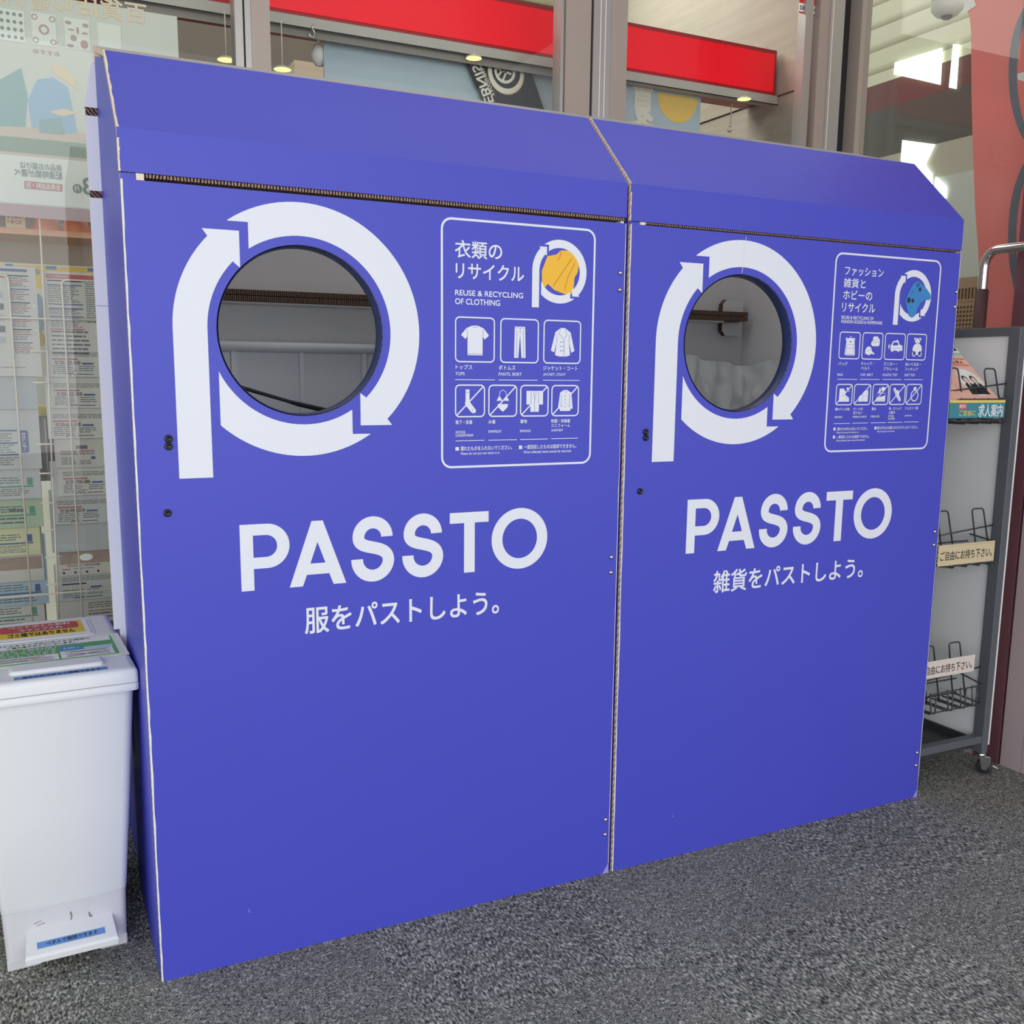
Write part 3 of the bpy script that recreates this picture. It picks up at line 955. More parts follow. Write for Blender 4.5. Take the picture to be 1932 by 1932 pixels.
BAG = mat('plastic_film', (226, 230, 232), .22, spec=.6)
bgm = MB()
cols, rows = 90, 40
path = [(P_ + .05, .785)]
for i in range(60): path.append((P_ + .05 + (.845) * (i + 1) / 60, .785 - .02 * max(0, (i - 50) / 10) ** 2))
for i in range(30): path.append((P_ + .925 + .003 * math.sin(i), .755 - .55 * (i + 1) / 30))
vs = []
for i, (px, py) in enumerate(path):
    d = abs(i - 60)
    top = 1.163 - .028 * math.exp(-(d / 9.0) ** 2) + .004 * math.sin(i * .7)
    for j in range(rows):
        k = j / (rows - 1)
        wv = .016 * k * math.sin(i * .55 + 2.2 * math.sin(k * 3)) + .011 * math.sin(i * 1.7 + k * 9 + 2 * math.sin(i * .31)) + .007 * math.sin(i * 3.1 - k * 22) + .004 * math.sin(i * 2.3 + k * 41)
        if i <= 60: q = (px, py - .02 - wv - .10 * k, top - .45 * k)
        else: q = (px - .012 - abs(wv) - .10 * k, py - .02, top - .45 * k)
        vs.append(q)
fs = [(i * rows + j, (i + 1) * rows + j, (i + 1) * rows + j + 1, i * rows + j + 1) for i in range(len(path) - 1) for j in range(rows - 1)]
bgm.add(vs, fs, BAG, True)
obj('liner_bag', bgm, label='wrinkled translucent plastic liner bag seen through the round opening of the right box', cat='plastic bag')


# ------------------------------------------------------------------ pedal bin
def rring(z, x0, x1, y0, y1, r):
    return [(a, b, z) for a, b in rrect(x0, x1, y0, y1, r, 5)]


pb = thing('pedal_bin', 'white plastic pedal bin with paper notices on its lid, left of the blue boxes', 'bin', (-.148, .33, 0))
pb.rotation_euler = (0, 0, math.radians(2.4))
pb.location = (-.1545, .33, 0)
t = MB()
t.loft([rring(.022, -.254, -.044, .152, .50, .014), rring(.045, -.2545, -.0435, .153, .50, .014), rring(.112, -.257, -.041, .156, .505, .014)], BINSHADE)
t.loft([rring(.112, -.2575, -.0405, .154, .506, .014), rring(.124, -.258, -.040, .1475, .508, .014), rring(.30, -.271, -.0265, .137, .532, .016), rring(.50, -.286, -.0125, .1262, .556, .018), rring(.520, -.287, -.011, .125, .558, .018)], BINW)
body = obj('body', t, pb)
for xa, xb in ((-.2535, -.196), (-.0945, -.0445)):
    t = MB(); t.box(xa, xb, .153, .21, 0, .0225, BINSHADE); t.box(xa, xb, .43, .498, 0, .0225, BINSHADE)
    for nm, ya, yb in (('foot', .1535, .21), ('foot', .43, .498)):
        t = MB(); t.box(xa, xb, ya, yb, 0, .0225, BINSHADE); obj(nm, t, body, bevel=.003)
t = MB()
t.loft([rring(.520, -.292, -.004, .110, .572, .010), rring(.532, -.293, -.0035, .108, .574, .010), rring(.534, -.291, -.005, .111, .572, .010)], BINW)
obj('rim', t, pb)
t = MB()
t.loft([rring(.5355, -.292, -.0040, .109, .573, .008), rring(.553, -.291, -.0045, .110, .572, .008), rring(.5575, -.290, -.006, .1115, .571, .007), rring(.5600, -.287, -.009, .115, .568, .006), rring(.561, -.28, -.016, .125, .56, .006)], BINW)
lid = obj('lid', t, pb)
t = MB(); t.loft([rring(.5605, -.215, -.056, .158, .205, .01), rring(.566, -.213, -.058, .160, .205, .009), rring(.5668, -.209, -.062, .164, .203, .008)], BINW)
obj('lid_handle', t, lid)
t = MB(); t.loft([rring(.5605, -.275, -.045, .395, .545, .01), rring(.5625, -.273, -.047, .397, .543, .01)], BINW)
obj('lid_plate', t, lid)
t = MB()
t.loft([[(-.2235, .098, .036), (-.0655, .098, .036), (-.070, .155, .036), (-.219, .155, .036)], [(-.2245, .096, .048), (-.0645, .096, .048), (-.070, .155, .066), (-.219, .155, .066)], [(-.221, .100, .052), (-.068, .100, .052), (-.0705, .155, .0705), (-.2185, .155, .0705)]], BINW, smooth=False)
pe = obj('pedal', t, pb, bevel=.002)
# writing tape on pedal and lid
t = MB()
U_, V_ = Vector((1, 0, 0)), Vector((0, .055, .0185)).normalized()
O_ = Vector((0, .100, .0525))
t.shape([[(-.203, .012), (-.087, .012), (-.087, .027), (-.203, .027)]], O_, U_, V_, TAPEB)
t.text('ペダルで開閉できます', O_ + Vector((0, -.0002, .0005)), U_, V_, -.188, -.100, .015, .024, INK, .01)
obj('tape_label', t, pe, label='blue tape with dark writing on the pedal')
t = MB()
t.box(-.208, -.054, .126, .146, .5605, .5612, TAPEB)
t.text('足もとのペダルで開閉できます', (0, 0, .5615), X1, Y1, -.195, -.066, .130, .142, INK, .01)
obj('tape_label', t, lid, label='blue tape with dark writing on the lid front')
# scuffs near the pedal
for pl in ([(-.142, .092), (-.1405, .082), (-.1425, .076)], [(-.110, .083), (-.1095, .074), (-.106, .072), (-.107, .078)], [(-.205, .084), (-.192, .087)], [(-.20, .079), (-.186, .082)]):
    t = MB(); t.shape([stroke(pl, .0022 if len(pl) > 2 else .001)], (0, .1535, 0), X1, Z1, SCUFF)
    obj('scuff', t, body)
t = MB()
t.box(-.300, -.0545, .402, .527, .5635, .5642, PAPER)
t.box(-.232, -.0645, .4165, .523, .5643, .5646, YELLOW)
t.shape([rrect(-.222, -.0725, .459, .519, .012)], (0, 0, .5649), X1, Y1, REDP)
t.text('ペットボトル飲料', (0, 0, .5652), X1, Y1, -.205, -.087, .493, .514, WHITEP, .02)
t.text('キャップ入れ', (0, 0, .5652), X1, Y1, -.185, -.104, .464, .487, WHITEP, .02)
t.text('ゴミ箱ではありません', (0, 0, .5652), X1, Y1, -.208, -.083, .421, .453, INK, .02)
obj('notice_sheet', t, lid, label='yellow and red paper notice at the lid back')
t = MB()
t.box(-.320, -.0065, .208, .383, .5618, .5625, PAPER)
t.box(-.318, -.0150, .212, .378, .5626, .5628, PALEG)
t.box(-.316, -.0225, .222, .362, .5629, .5631, GREENP)
t.box(-.316, -.0260, .332, .371, .5632, .5634, PAPER)
t.text('ペットボトルキャップのリサイクル回収に', (0, 0, .5637), X1, Y1, -.262, -.062, .353, .367, INK, .02)
t.text('ご協力ありがとうございます。', (0, 0, .5637), X1, Y1, -.212, -.092, .336, .350, INK, .02)
for s_, ya in (('回収された「飲料用」', .309), ('ペットボトルキャップを', .291), ('リサイクルしています', .273)):
    t.text(s_, (0, 0, .5634), X1, Y1, -.268, -.128, ya, ya + .016, WHITEP, .02)
t.box(-.316, -.1275, .227, .269, .5632, .5634, PAPER); t.box(-.1235, -.030, .227, .278, .5632, .5634, PAPER)
t.box(-.1215, -.082, .283, .312, .5632, .5634, SKYB)
t.text('お願い', (0, 0, .5637), X1, Y1, -.116, -.088, .291, .303, WHITEP, .02)
t.box(-.080, -.0275, .281, .297, .5632, .5634, mat('pale_blue_print', (170, 208, 232), .6))
for xa, xb, ya, yb in ((-.26, -.15, .259, .2615), (-.25, -.16, .253, .2555), (-.115, -.036, .268, .2705), (-.108, -.042, .2625, .265)):
    t.box(xa, xb, ya, yb, .5635, .5636, INK)
for xa, xb, ya, yb in ((-.25, -.18, .233, .248), (-.172, -.136, .231, .250), (-.112, -.082, .233, .254), (-.076, -.038, .233, .256)):
    t.box(xa, xb, ya, yb, .5635, .5636, mat('pale_picture', (186, 200, 206), .6, var=.2, vscale=120))
for a_, b_ in (((-.262, .230), (-.140, .252)), ((-.262, .252), (-.140, .230)), ((-.116, .232), (-.036, .256)), ((-.116, .256), (-.036, .232))):
    t.shape([stroke([a_, b_], .0022)], (0, 0, .5638), X1, Y1, REDP)
obj('notice_sheet', t, lid, label='green and white paper notice at the lid front')

# ------------------------------------------------------------------ leaflet rack on castors
rk = thing('leaflet_rack', 'dark grey metal leaflet rack on castors with wire pockets, right of the blue boxes', 'rack', (2.08, .2, 0))
t = MB()
for xa in (1.927, 2.190):
    t.box(xa, xa + .023, .030, .064, .062, 1.236, STEEL)
    t.box(xa, xa + .023, .41, .44, .062, 1.236, STEEL)
    t.box(xa + .001, xa + .022, .064, .41, 1.212, 1.2355, STEEL)
    t.box(xa + .001, xa + .022, .064, .41, .070, .098, STEELD)
t.box(1.950, 2.190, .032, .058, .092, .114, STEEL)
t.box(1.950, 2.190, .412, .438, .092, .114, STEEL)
t.box(1.950, 2.190, .412, .438, 1.212, 1.2355, STEEL)
obj('frame', t, rk, bevel=.002)
t = MB(); t.box(1.950, 2.190, .058, .412, .070, .076, STEELD); obj('base_tray', t, rk)
t = MB(); t.box(2.1985, 2.2040, .064, .41, .098, 1.212, PANELW); obj('side_panel', t, rk, label='white side panel')
t = MB(); t.box(2.2132, 2.2182, .030, .44, .085, 1.236, PAPER); obj('edge_trim', t, rk, label='white edge strip')
for cx, cy in ((1.942, .060), (2.203, .047), (1.942, .425), (2.203, .425)):
    ax = Vector((-.80, -.60, 0)); ay = Vector((.60, -.80, 0))
    c = Vector((cx + (.009 if cx > 2 else 0), cy - .012, 0))
    t = MB()
    t.lathe([(.012, .062), (.013, .056), (.0135, .052)], (c.x - .010, c.y + .006, 0), Z1, SILVER, 16)
    for sgn in (-1, 1):
        p0 = c + ax * (.0125 * sgn)
        q = [p0 + ay * a_ + Z1 * z for a_, z in ((-.014, .053), (.012, .053), (.016, .040), (.006, .014), (-.006, .014))]
        t.add([v - ax * .0008 for v in q] + [v + ax * .0008 for v in q], [tuple(range(5)), tuple(range(5, 10))] + [(i, (i + 1) % 5, 5 + (i + 1) % 5, 5 + i) for i in range(5)], SILVER)
    q = [c + ax * s_ + ay * a_ + Z1 * .053 for s_, a_ in ((-.0125, -.014), (.0125, -.014), (.0125, .012), (-.0125, .012))]
    t.add(q + [v + Z1 * .0015 for v in q], [(0, 1, 2, 3), (4, 5, 6, 7)] + [(i, (i + 1) % 4, 4 + (i + 1) % 4, 4 + i) for i in range(4)], SILVER)
    ca = obj('castor', t, rk)
    t = MB(); t.lathe([(.004, -.0115), (.009, -.0115), (.010, -.009), (.0195, -.009), (.0215, -.006), (.0215, .006), (.0195, .009), (.010, .009), (.009, .0115), (.004, .0115)], c + Z1 * .0216, ax, RUBBER, 28)
    obj('wheel', t, ca)
    if cx < 2: continue
    t = MB(); t.loft([[c + Vector((.012, -.002, .028)), c + Vector((.016, .008, .028)), c + Vector((.016, .008, .024)), c + Vector((.012, -.002, .024))],
                      [c + Vector((.045, -.010, .011)), c + Vector((.050, .006, .011)), c + Vector((.050, .006, .008)), c + Vector((.045, -.010, .008))]], CREAMP, smooth=False)
    obj('brake_lever', t, ca)


def basket(zb, hoops, zt, grid):
    t = MB(); r_ = .0021
    fr = .03
    t.tube(rbend([(1.972, .13, zb), (1.972, fr, zb), (2.170, fr, zb), (2.178, .13, zb)], .012), r_, WIREB, 8)
    t.tube(rbend([(1.972, .13, zb - .03), (1.972, fr - .004, zb + .055), (2.166, fr - .004, zb + .055), (2.19, .13, zb + .06)], .012), r_, WIREB, 8)
    t.tube([(1.968, .131, zb), (2.19, .131, zb)], r_, WIREB, 8)
    t.tube([(1.968, .075, zb + .072), (2.195, .058, zb + .096)], r_, WIREB, 8)
    t.tube([(1.968, .135, zb + .04), (2.19, .135, zb + .04)], r_, WIREB, 8)
    for x in grid:
        t.tube(rbend([(x, .131, zb - .004), (x, fr, zb - .004), (x - .012, fr - .002, zb + .058)], .008), r_, WIREB, 8)
        t.tube(rbend([(x + .022, .131, zb - .008), (x + .022, fr + .006, zb - .008), (x + .018, fr + .004, zb + .05)], .008), r_, WIREB, 8)
    for xa, xb in hoops:
        t.tube(rbend([(xa + .028, .066, zb + .01), (xa, .072, zt), (xb, .072, zt), (xb + .034, .066, zb + .01)], .01), r_, WIREB, 8)
    return obj('wire_pocket', t, rk)


b1 = basket(.992, ((1.978, 2.018), (2.117, 2.158)), 1.126, (2.0, 2.05, 2.10, 2.14))
b2 = basket(.612, ((1.985, 2.025), (2.117, 2.161)), .753, (2.0, 2.05, 2.10, 2.14))
b3 = basket(.212, ((1.970, 2.012), (2.072, 2.114)), .385, (1.975, 2.04, 2.09, 2.135))
t = MB()
TEAL = mat('teal_print', (62, 138, 152), .4); SIGNY = mat('sign_yellow', (236, 206, 104), .5); SIGNR = mat('sign_red', (216, 84, 70), .5)
t.box(1.944, 2.150, .0255, .0262, .9995, 1.0455, TEAL)
t.box(1.944, 2.150, .0250, .0254, 1.0385, 1.0455, SIGNY)
t.box(1.977, 2.005, .0250, .0254, 1.022, 1.0365, SIGNR)
t.text('無料', (0, .0246, 0), X1, Z1, 1.979, 2.003, 1.0245, 1.0345, WHITEP, .02)
t.text('求人案内', (0, .0246, 0), X1, Z1, 2.050, 2.142, 1.0025, 1.0345, WHITEP, .03)
t.text('ご自由に', (0, .0246, 0), X1, Z1, 1.980, 2.040, 1.005, 1.020, SIGNY, .02)
obj('sign_plate', t, b1, label='teal sign plate with white writing')
BEIGE = mat('beige_card', (214, 196, 160), .4)
PINKC = mat('pinkish_card', (222, 208, 200), .4)
t = MB(); t.box(1.946, 2.158, .0240, .0252, .6165, .672, BEIGE)
t.text('ご自由にお持ち下さい。', (0, .0236, 0), X1, Z1, 1.953, 2.149, .630, .655, INK, .012)
obj('sign_plate', t, b2, label='beige sign plate with black writing')
t = MB(); t.box(1.9135, 2.120, .0240, .0252, .3135, .3605, PINKC)
t.text('ご自由にお持ち下さい。', (0, .0236, 0), X1, Z1, 1.916, 2.110, .3235, .3475, INK, .012)
obj('sign_plate', t, b3, label='pale pink sign plate with black writing')

# recruitment leaflet leaning in the top pocket
PINK = mat('leaflet_pink', (240, 186, 168), .45)
lf = thing('leaflet', 'pink leaflet picturing two people in suits, leaning in the top rack pocket', 'leaflet', (2.05, .08, 1.0))
O_ = Vector((1.969, .040, 1.040)); U_ = Vector((1, 0, 0)); V_ = Vector((0, .745, .667)); N_ = U_.cross(V_).normalized()
t = MB(); t.shape([[(0, 0), (.185, 0), (.185, .235), (0, .235)]], O_, U_, V_, PINK, depth=tuple(-N_ * .003), side=PAPER)
cov = obj('cover', t, lf)
F_ = O_ + N_ * .0006
t = MB()
t.shape([[(0, .178), (.185, .178), (.185, .235), (0, .235)]], F_, U_, V_, PAPER)
t.shape([[(.0, .180), (.185, .180), (.185, .192), (0, .192)]], F_ + N_ * .0003, U_, V_, mat('leaflet_green', (160, 196, 178), .5))
for xa, xb, za, zb_, m_ in ((.06, .18, .20, .214, INK), (.09, .15, .219, .228, INK), (.05, .18, .165, .168, SIGNR), (.05, .18, .140, .143, SIGNR)):
    t.shape([[(xa, za), (xb, za), (xb, zb_), (xa, zb_)]], F_ + N_ * .0006, U_, V_, m_)
t.text('あつまる求人', F_ + N_ * .0006, U_, V_, .075, .165, .147, .160, INK, .01)
obj('cover_writing', t, cov)
t = MB()
t.shape([ell(.135, .075, .042, .052)], F_, U_, V_, PAPER)
HAIR = mat('print_hair', (52, 42, 40), .6); SKINP = mat('print_skin', (238, 200, 176), .6)
for cx in (.118, .148):
    t.shape([[(cx - .019, .028), (cx + .019, .028), (cx + .016, .066), (cx + .006, .073), (cx - .006, .073), (cx - .016, .066)]], F_ + N_ * .0003, U_, V_, INK)
    t.shape([[(cx - .004, .073), (cx + .004, .073), (cx, .056)]], F_ + N_ * .0006, U_, V_, PAPER)
    t.shape([ell(cx, .086, .011, .014)], F_ + N_ * .0003, U_, V_, HAIR)
    t.shape([ell(cx, .083, .0075, .010)], F_ + N_ * .0006, U_, V_, SKINP)
obj('cover_picture', t, cov)

# ------------------------------------------------------------------ glazed wall behind the boxes (plane Y = 0.85)
GY = .85
ZT = 2.75


def win(name, xa, xb, stiles):
    f = MB()
    for a_, b_, ya, yb, m_ in stiles:
        f.box(a_, b_, ya, yb, 0, ZT, m_)
    f.box(xa, xb, .835, .875, 0, .08, ALU)
    f.box(xa, xb, .835, .875, ZT - .06, ZT, ALU)
    o = struct(name, f)
    g = MB(); g.box(xa, xb, .852, .856, .08, ZT - .06, GLASS)
    obj('glass', g, o)
    return o


win('window_1', -2.6, .353, ((.353, .372, .828, .88, ALU), (.3722, .376, .832, .88, GAP), (.3762, .391, .826, .88, ALU)))
win('window_2', .436, 1.255, ((.391, .436, .822, .90, TAUPE), (1.246, 1.256, .832, .87, ALU), (1.258, 1.338, .824, .90, TAUPE)))
win('window_3', 1.457, 2.125, ((1.3385, 1.3455, .83, .89, GAP), (1.346, 1.404, .824, .90, ALU), (1.368, 1.370, .8235, .8242, PAPER), (1.384, 1.386, .8235, .8242, PAPER), (1.404, 1.457, .822, .90, TAUPE),
                               (2.120, 2.150, .834, .87, ALU)))
f = MB()
f.box(2.165, 2.205, .82, .90, 0, ZT, TAUPE); f.box(2.205, 2.262, .815, .90, 0, ZT, ALU); f.box(2.214, 2.216, .8145, .8152, 0, ZT, PAPER); f.box(2.2625, 2.300, .83, .90, 0, ZT, GAP)
struct('trim_1', f)

# glazed wall on the right (plane X = 2.31) with the door
f = MB()
f.box(2.302, 2.35, .832, .885, 0, ZT, ALU); f.box(2.303, 2.345, .782, .8315, 0, ZT, TAUPE)
f.box(2.305, 2.345, .148, .782, 0, .10, BRONZE); f.box(2.305, 2.345, .148, .782, ZT - .06, ZT, BRONZE)
o = struct('window_4', f)
g = MB(); g.box(2.322, 2.327, .148, .782, .10, ZT - .06, GLASS); obj('glass', g, o)
f = MB()
f.box(2.305, 2.345, .066, .148, 0, ZT, BRONZESH)
f.box(2.318, 2.345, .058, .066, 0, ZT, GAP)
f.box(2.308, 2.35, -1.1, .058, 0, ZT, BRONZE)
f.box(2.3072, 2.3082, -.012, -.010, 0, ZT, TAUPE)
dr = struct('door_1', f)
t = MB()
t.tube(rbend([(2.25, .207, .70), (2.25, .207, 1.4475), (2.25, .01, 1.4475), (2.312, .01, 1.4475)], .05, 10), .0128, CHROME, 16)
t.tube(rbend([(2.25, .207, .70), (2.25, .207, .60), (2.322, .207, .60)], .05, 10), .0128, CHROME, 16)
hd = obj('handle', t, dr)
GRIP = mat('grip_brown', (72, 44, 46), .45)
t = MB(); t.lathe([(.0125, .72), (.0172, .722), (.0172, 1.343), (.0125, 1.345)], (2.25, .207, 0), Z1, GRIP, 20); obj('grip', t, hd)

# ------------------------------------------------------------------ shop interior behind the glass
SHOPW = mat('shop_wall_dark', (100, 92, 84), .75, var=.05, vscale=3)
f = MB(); f.box(-2.6, 2.4, 2.6, 2.7, 0, 2.85, SHOPW); struct('wall_back', f)
f = MB(); f.box(-2.6, 2.4, .9, 2.7, 2.85, 2.95, CEIL); struct('ceiling_shop', f)
f = MB(); f.box(-2.7, -2.6, .9, 2.7, 0, 2.85, SHOPW); struct('wall_left', f)
GRAIN = brushed_mat('grained_panel', (200, 194, 180), .2)
f = MB(); f.box(2.302, 2.345, .905, 2.6, 0, 2.85, GRAIN); o = struct('wall_right', f)
t = MB(); t.tube([(2.3000, 1.8688, 2.0795), (2.3000, 1.0333, 2.0750)], .0022, GAP, 6); obj('seam', t, o)

SLAT = slat_mat('cream_slats', (232, 228, 196), (170, 162, 128), 3.2)
t = MB(); t.box(1.5, 2.298, 2.54, 2.59, 2.7617, 2.84, SLAT)
t.box(2.5954, 2.6133, 2.53, 2.538, 2.7476, 2.84, GAP)
obj('shutter', t, label='cream slatted shutter high behind the right window, above the red sign', cat='shutter')

# long red light box sign and the screen rail under it
sg = thing('light_box_sign', 'long red light box sign hanging inside the shop window', 'sign', (1.34, 1.25, 2.07))
t = MB(); t.box(.02, 2.282, 1.155, 1.33, 2.068, 2.222, REDEDGE); obj('case', t, sg)
t = MB(); t.box(.034, 2.270, 1.150, 1.1555, 2.083, 2.208, REDSIGN); obj('sign_face', t, sg)
rl = thing('screen_rail', 'grey roll screen rail with a valance, running below the red sign', 'rail', (1.3, 1.1, 2.03))
GREYR = mat('rail_grey', (186, 180, 172), .5); GREYV = mat('valance_grey', (150, 143, 136), .8)
zr = 2.0230
t = MB(); t.box(-.2, 2.235, 1.085, 1.125, zr, zr + .028, GREYR); t.box(-.2, 2.24, 1.084, 1.0855, zr - .003, zr + .001, GAP); obj('rail', t, rl, bevel=.002)
t = MB(); t.box(.1, 1.43, 1.10, 1.104, 2.0027, zr, GREYV); obj('valance', t, rl)

# ball chains and hooks on the rail
def hook(x, y, z0, z1, label):
    t = MB()
    t.tube(rbend([(x, y, z0), (x, y, z1 + .03), (x - .004, y, z1 + .012)], .01), .0022, SILVER, 8)
    t.tube([(x - .004 + .008 * math.cos(a_), y, z1 + .006 + .010 * math.sin(a_)) for a_ in [PI * .5 - i * PI / 8 for i in range(13)]], .0024, SILVER, 8)
    obj('rail_hook', t, label=label, cat='hook')


def chain(x, y, z0, z1, label):
    t = MB()
    prof = []
    z = z0
    n_ = int((z0 - z1) / .011)
    for i in range(n_):
        for r_, dz in ((.0012, 0), (.0032, .003), (.0032, .0055), (.0012, .0085)):
            prof.append((r_, -(i * .011 + dz)))
    t.lathe(prof, (x, y, z0), Z1, CREAMW, 8)
    obj('ball_chain', t, label=label, cat='chain')


hook(2.0367, 1.08, 2.0105, 1.9149, 'metal hook hanging below the right end of the rail')
hook(0.6133, 1.08, 2.0328, 2.0030, 'small metal hook on the rail over the grey board')
chain(1.3739, 1.09, zr, 1.60, 'pale ball chain hanging beside the dark banner')
chain(0.3964, 1.09, zr, 1.60, 'pale ball chain hanging at the left window post')

LAMP = mat('lamp_glow', (255, 240, 150), .4, emit=1.1)
SHELL = mat('lamp_shell', (214, 210, 200), .5)
def spot(x, y, z, label, r_=.024):
    o = thing('spot_lamp', label, 'lamp', (x, y, z), 'spot lamps under the rail')
    t = MB(); t.tube([(x, y, z + .007), (x, y, zr + .004)], .0016, SHELL, 8); t.lathe([(.004, .009), (r_ * .5, .008), (r_ * .9, .004), (r_, .001), (r_, 0)], (x, y, z), Z1, SHELL, 24); obj('shell', t, o)
    t = MB(); t.lathe([(r_ * .97, -.0008), (.0001, -.0025)], (x, y, z), Z1, LAMP, 24); obj('bulb_disc', t, o)


spot(*(1.0871, 1.0700, 2.0094), 'lit spot lamp above the dark banner')
spot(*(2.0807, 1.0700, 2.0187), 'lit spot lamp at the right end of the rail')
spot(*(0.3758, 1.0700, 1.9066), 'lit spot lamp beside the left window post')
spot(*(0.5236, 1.0700, 1.9029), 'lit spot lamp left of the grey board')

# boards and banner hanging behind the window
BOARDG = mat('blue_grey_board', (176, 192, 202), .6, var=.03, vscale=2)
t = MB(); t.box(0.6584, 1.2813, 1.14, 1.146, 1.30, zr + .02, BOARDG)
obj('poster_board', t, label='pale blue grey board hanging behind the middle window', cat='board')
pb2 = thing('poster_board', 'pale board with a yellow disc hanging behind the right window', 'board', (1.5, 1.143, 1.3))
t = MB(); t.box(1.30, 1.9543, 1.14, 1.146, 1.30, zr + .01, BOARDG); obj('board', t, pb2)
t = MB()
c_ = Vector((1.8601, 1.1390, 2.0123)); e_x = Vector((1.9399, 1.1390, 2.0155)); rr_ = (e_x - c_).length
t.shape([[(dx_, min(dz_, zr - .004)) for dx_, dz_ in disc(c_.x, c_.z, rr_, 40)]], (0, 1.139, 0), X1, Z1, mat('pale_yellow_disc', (236, 196, 104), .6))
obj('yellow_disc', t, pb2, label='yellow disc')
t = MB()
a_, b_ = (1.7607, 1.1390, 2.0198), (1.6821, 1.1390, 1.9119)
t.text('夏', (0, 1.1385, 0), X1, Z1, a_[0], b_[0], b_[2] - .01, a_[2] + .01, CREAMP, .05)
obj('board_writing', t, pb2)

bn = thing('banner', 'dark team banner with a ring emblem and reversed lettering behind the middle window', 'banner', (1.2290, 1.1250, 1.8913))
q = [(1.0715, 1.1200, 2.0291), (1.2973, 1.1200, 2.0242), (1.3509, 1.1200, 1.9015), (1.1590, 1.1200, 1.8759)]
t = MB(); t.shape([[(v[0], v[2]) for v in q]], (0, 1.12, 0), X1, Z1, mat('banner_black', (58, 56, 64), .8, var=.1, vscale=8), depth=(0, .003, 0))
cl = obj('cloth', t, bn)
c_ = Vector((1.2160, 1.1190, 1.9979)); r_ = (Vector((1.2771, 1.1190, 1.9984)) - c_).length
GOLD, CRM = mat('emblem_gold', (232, 196, 140), .6), mat('emblem_cream', (232, 228, 214), .6)
BK = mat('emblem_black', (48, 46, 50), .7)
t = MB(); O_ = (0, 1.1192, 0)
t.shape([disc(c_.x, c_.z, r_, 48)], O_, X1, Z1, GOLD)
t.shape([disc(c_.x - r_ * .03, c_.z, r_ * .95, 48)], (0, 1.1189, 0), X1, Z1, CRM)
t.shape([disc(c_.x, c_.z + r_ * .06, r_ * .78, 48)], (0, 1.1186, 0), X1, Z1, BK)
t.shape([disc(c_.x - r_ * .08, c_.z + r_ * .08, r_ * .58, 40), disc(c_.x - r_ * .08, c_.z + r_ * .08, r_ * .44, 40)], (0, 1.1183, 0), X1, Z1, CRM)
for pl in ([(-.55, .1), (.36, -.1)], [(-.4, -.3), (.2, .4)], [(-.1, -.44), (.05, -.1), (-.1, .5)]):
    t.shape([stroke([(c_.x - r_ * .08 + x * r_, c_.z + r_ * .08 + z * r_) for x, z in pl], r_ * .1)], (0, 1.1180, 0), X1, Z1, CRM)
t.shape([stroke([(c_.x + r_ * .8 * math.cos(a_), c_.z + r_ * .8 * math.sin(a_)) for a_ in [-1.1 + i * .1 for i in range(12)]], r_ * .07)], (0, 1.1180, 0), X1, Z1, CRM)
obj('emblem', t, cl)
t = MB()
p0, p1 = Vector((1.1071, 1.1190, 2.0279)), Vector((1.1708, 1.1190, 1.8907))
d_ = (p1 - p0).normalized(); n_ = Vector((d_.z, 0, -d_.x))
if n_.x < 0: n_ = -n_
L_ = (p1 - p0).length
t.text('REBNISE', p0 - n_ * .004, d_, n_, L_ * 1.06, 0, -.012, .018, CRM, .03)
p0, p1 = Vector((1.1332, 1.1190, 2.0018)), Vector((1.1722, 1.1190, 1.9288))
d_ = (p1 - p0).normalized(); L_ = (p1 - p0).length
t.text('KAGOSHIMA', p0, d_, n_, L_, 0, -.006, .007, CRM, .02)
obj('banner_writing', t, cl)
t = MB(); t.lathe([(.004, .05), (.016, .045), (.024, .02), (.022, .005), (.012, -.008), (.0001, -.012)], (0.6540, 1.1700, 1.9639), Z1, PAPER, 24)
t.tube([(0.6540, 1.1700, 1.9639), (0.6540, 1.17, 2.07)], .006, PAPER, 8)
obj('security_camera', t, label='small white security camera peeping out left of the grey board', cat='camera')
t = MB(); t.box(0.7931, 0.9583, 2.0, 2.3, 0, 2.2056, mat('beige_carton', (186, 172, 152), .8))
obj('cabinet', t, label='beige cabinet far behind the middle window', cat='cabinet')

# sticker on the right window
st_ = thing('security_sticker', 'red and white security company sticker at the top of the window post', 'sticker', (2.1389, 0.8500, 2.2302))
t = MB(); zc = 2.2564
xa, xb = 2.1028, 2.1737
t.box(xa, xb, .8475, .8490, zc, zc + .06, mat('sticker_red', (206, 40, 48), .4)); t.box(xa, xb, .8475, .8490, 2.2271, zc, PAPER)
sf = obj('sheet', t, st_)
t = MB(); t.text('SECOM', (0, .8470, 0), X1, Z1, xa + .003, xb - .003, zc - .019, zc - .007, INK, .03); t.box(xa, xb, .847, .8474, 2.2271, 2.2318, mat('sticker_red_line', (206, 40, 48), .4))
obj('sticker_writing', t, sf)

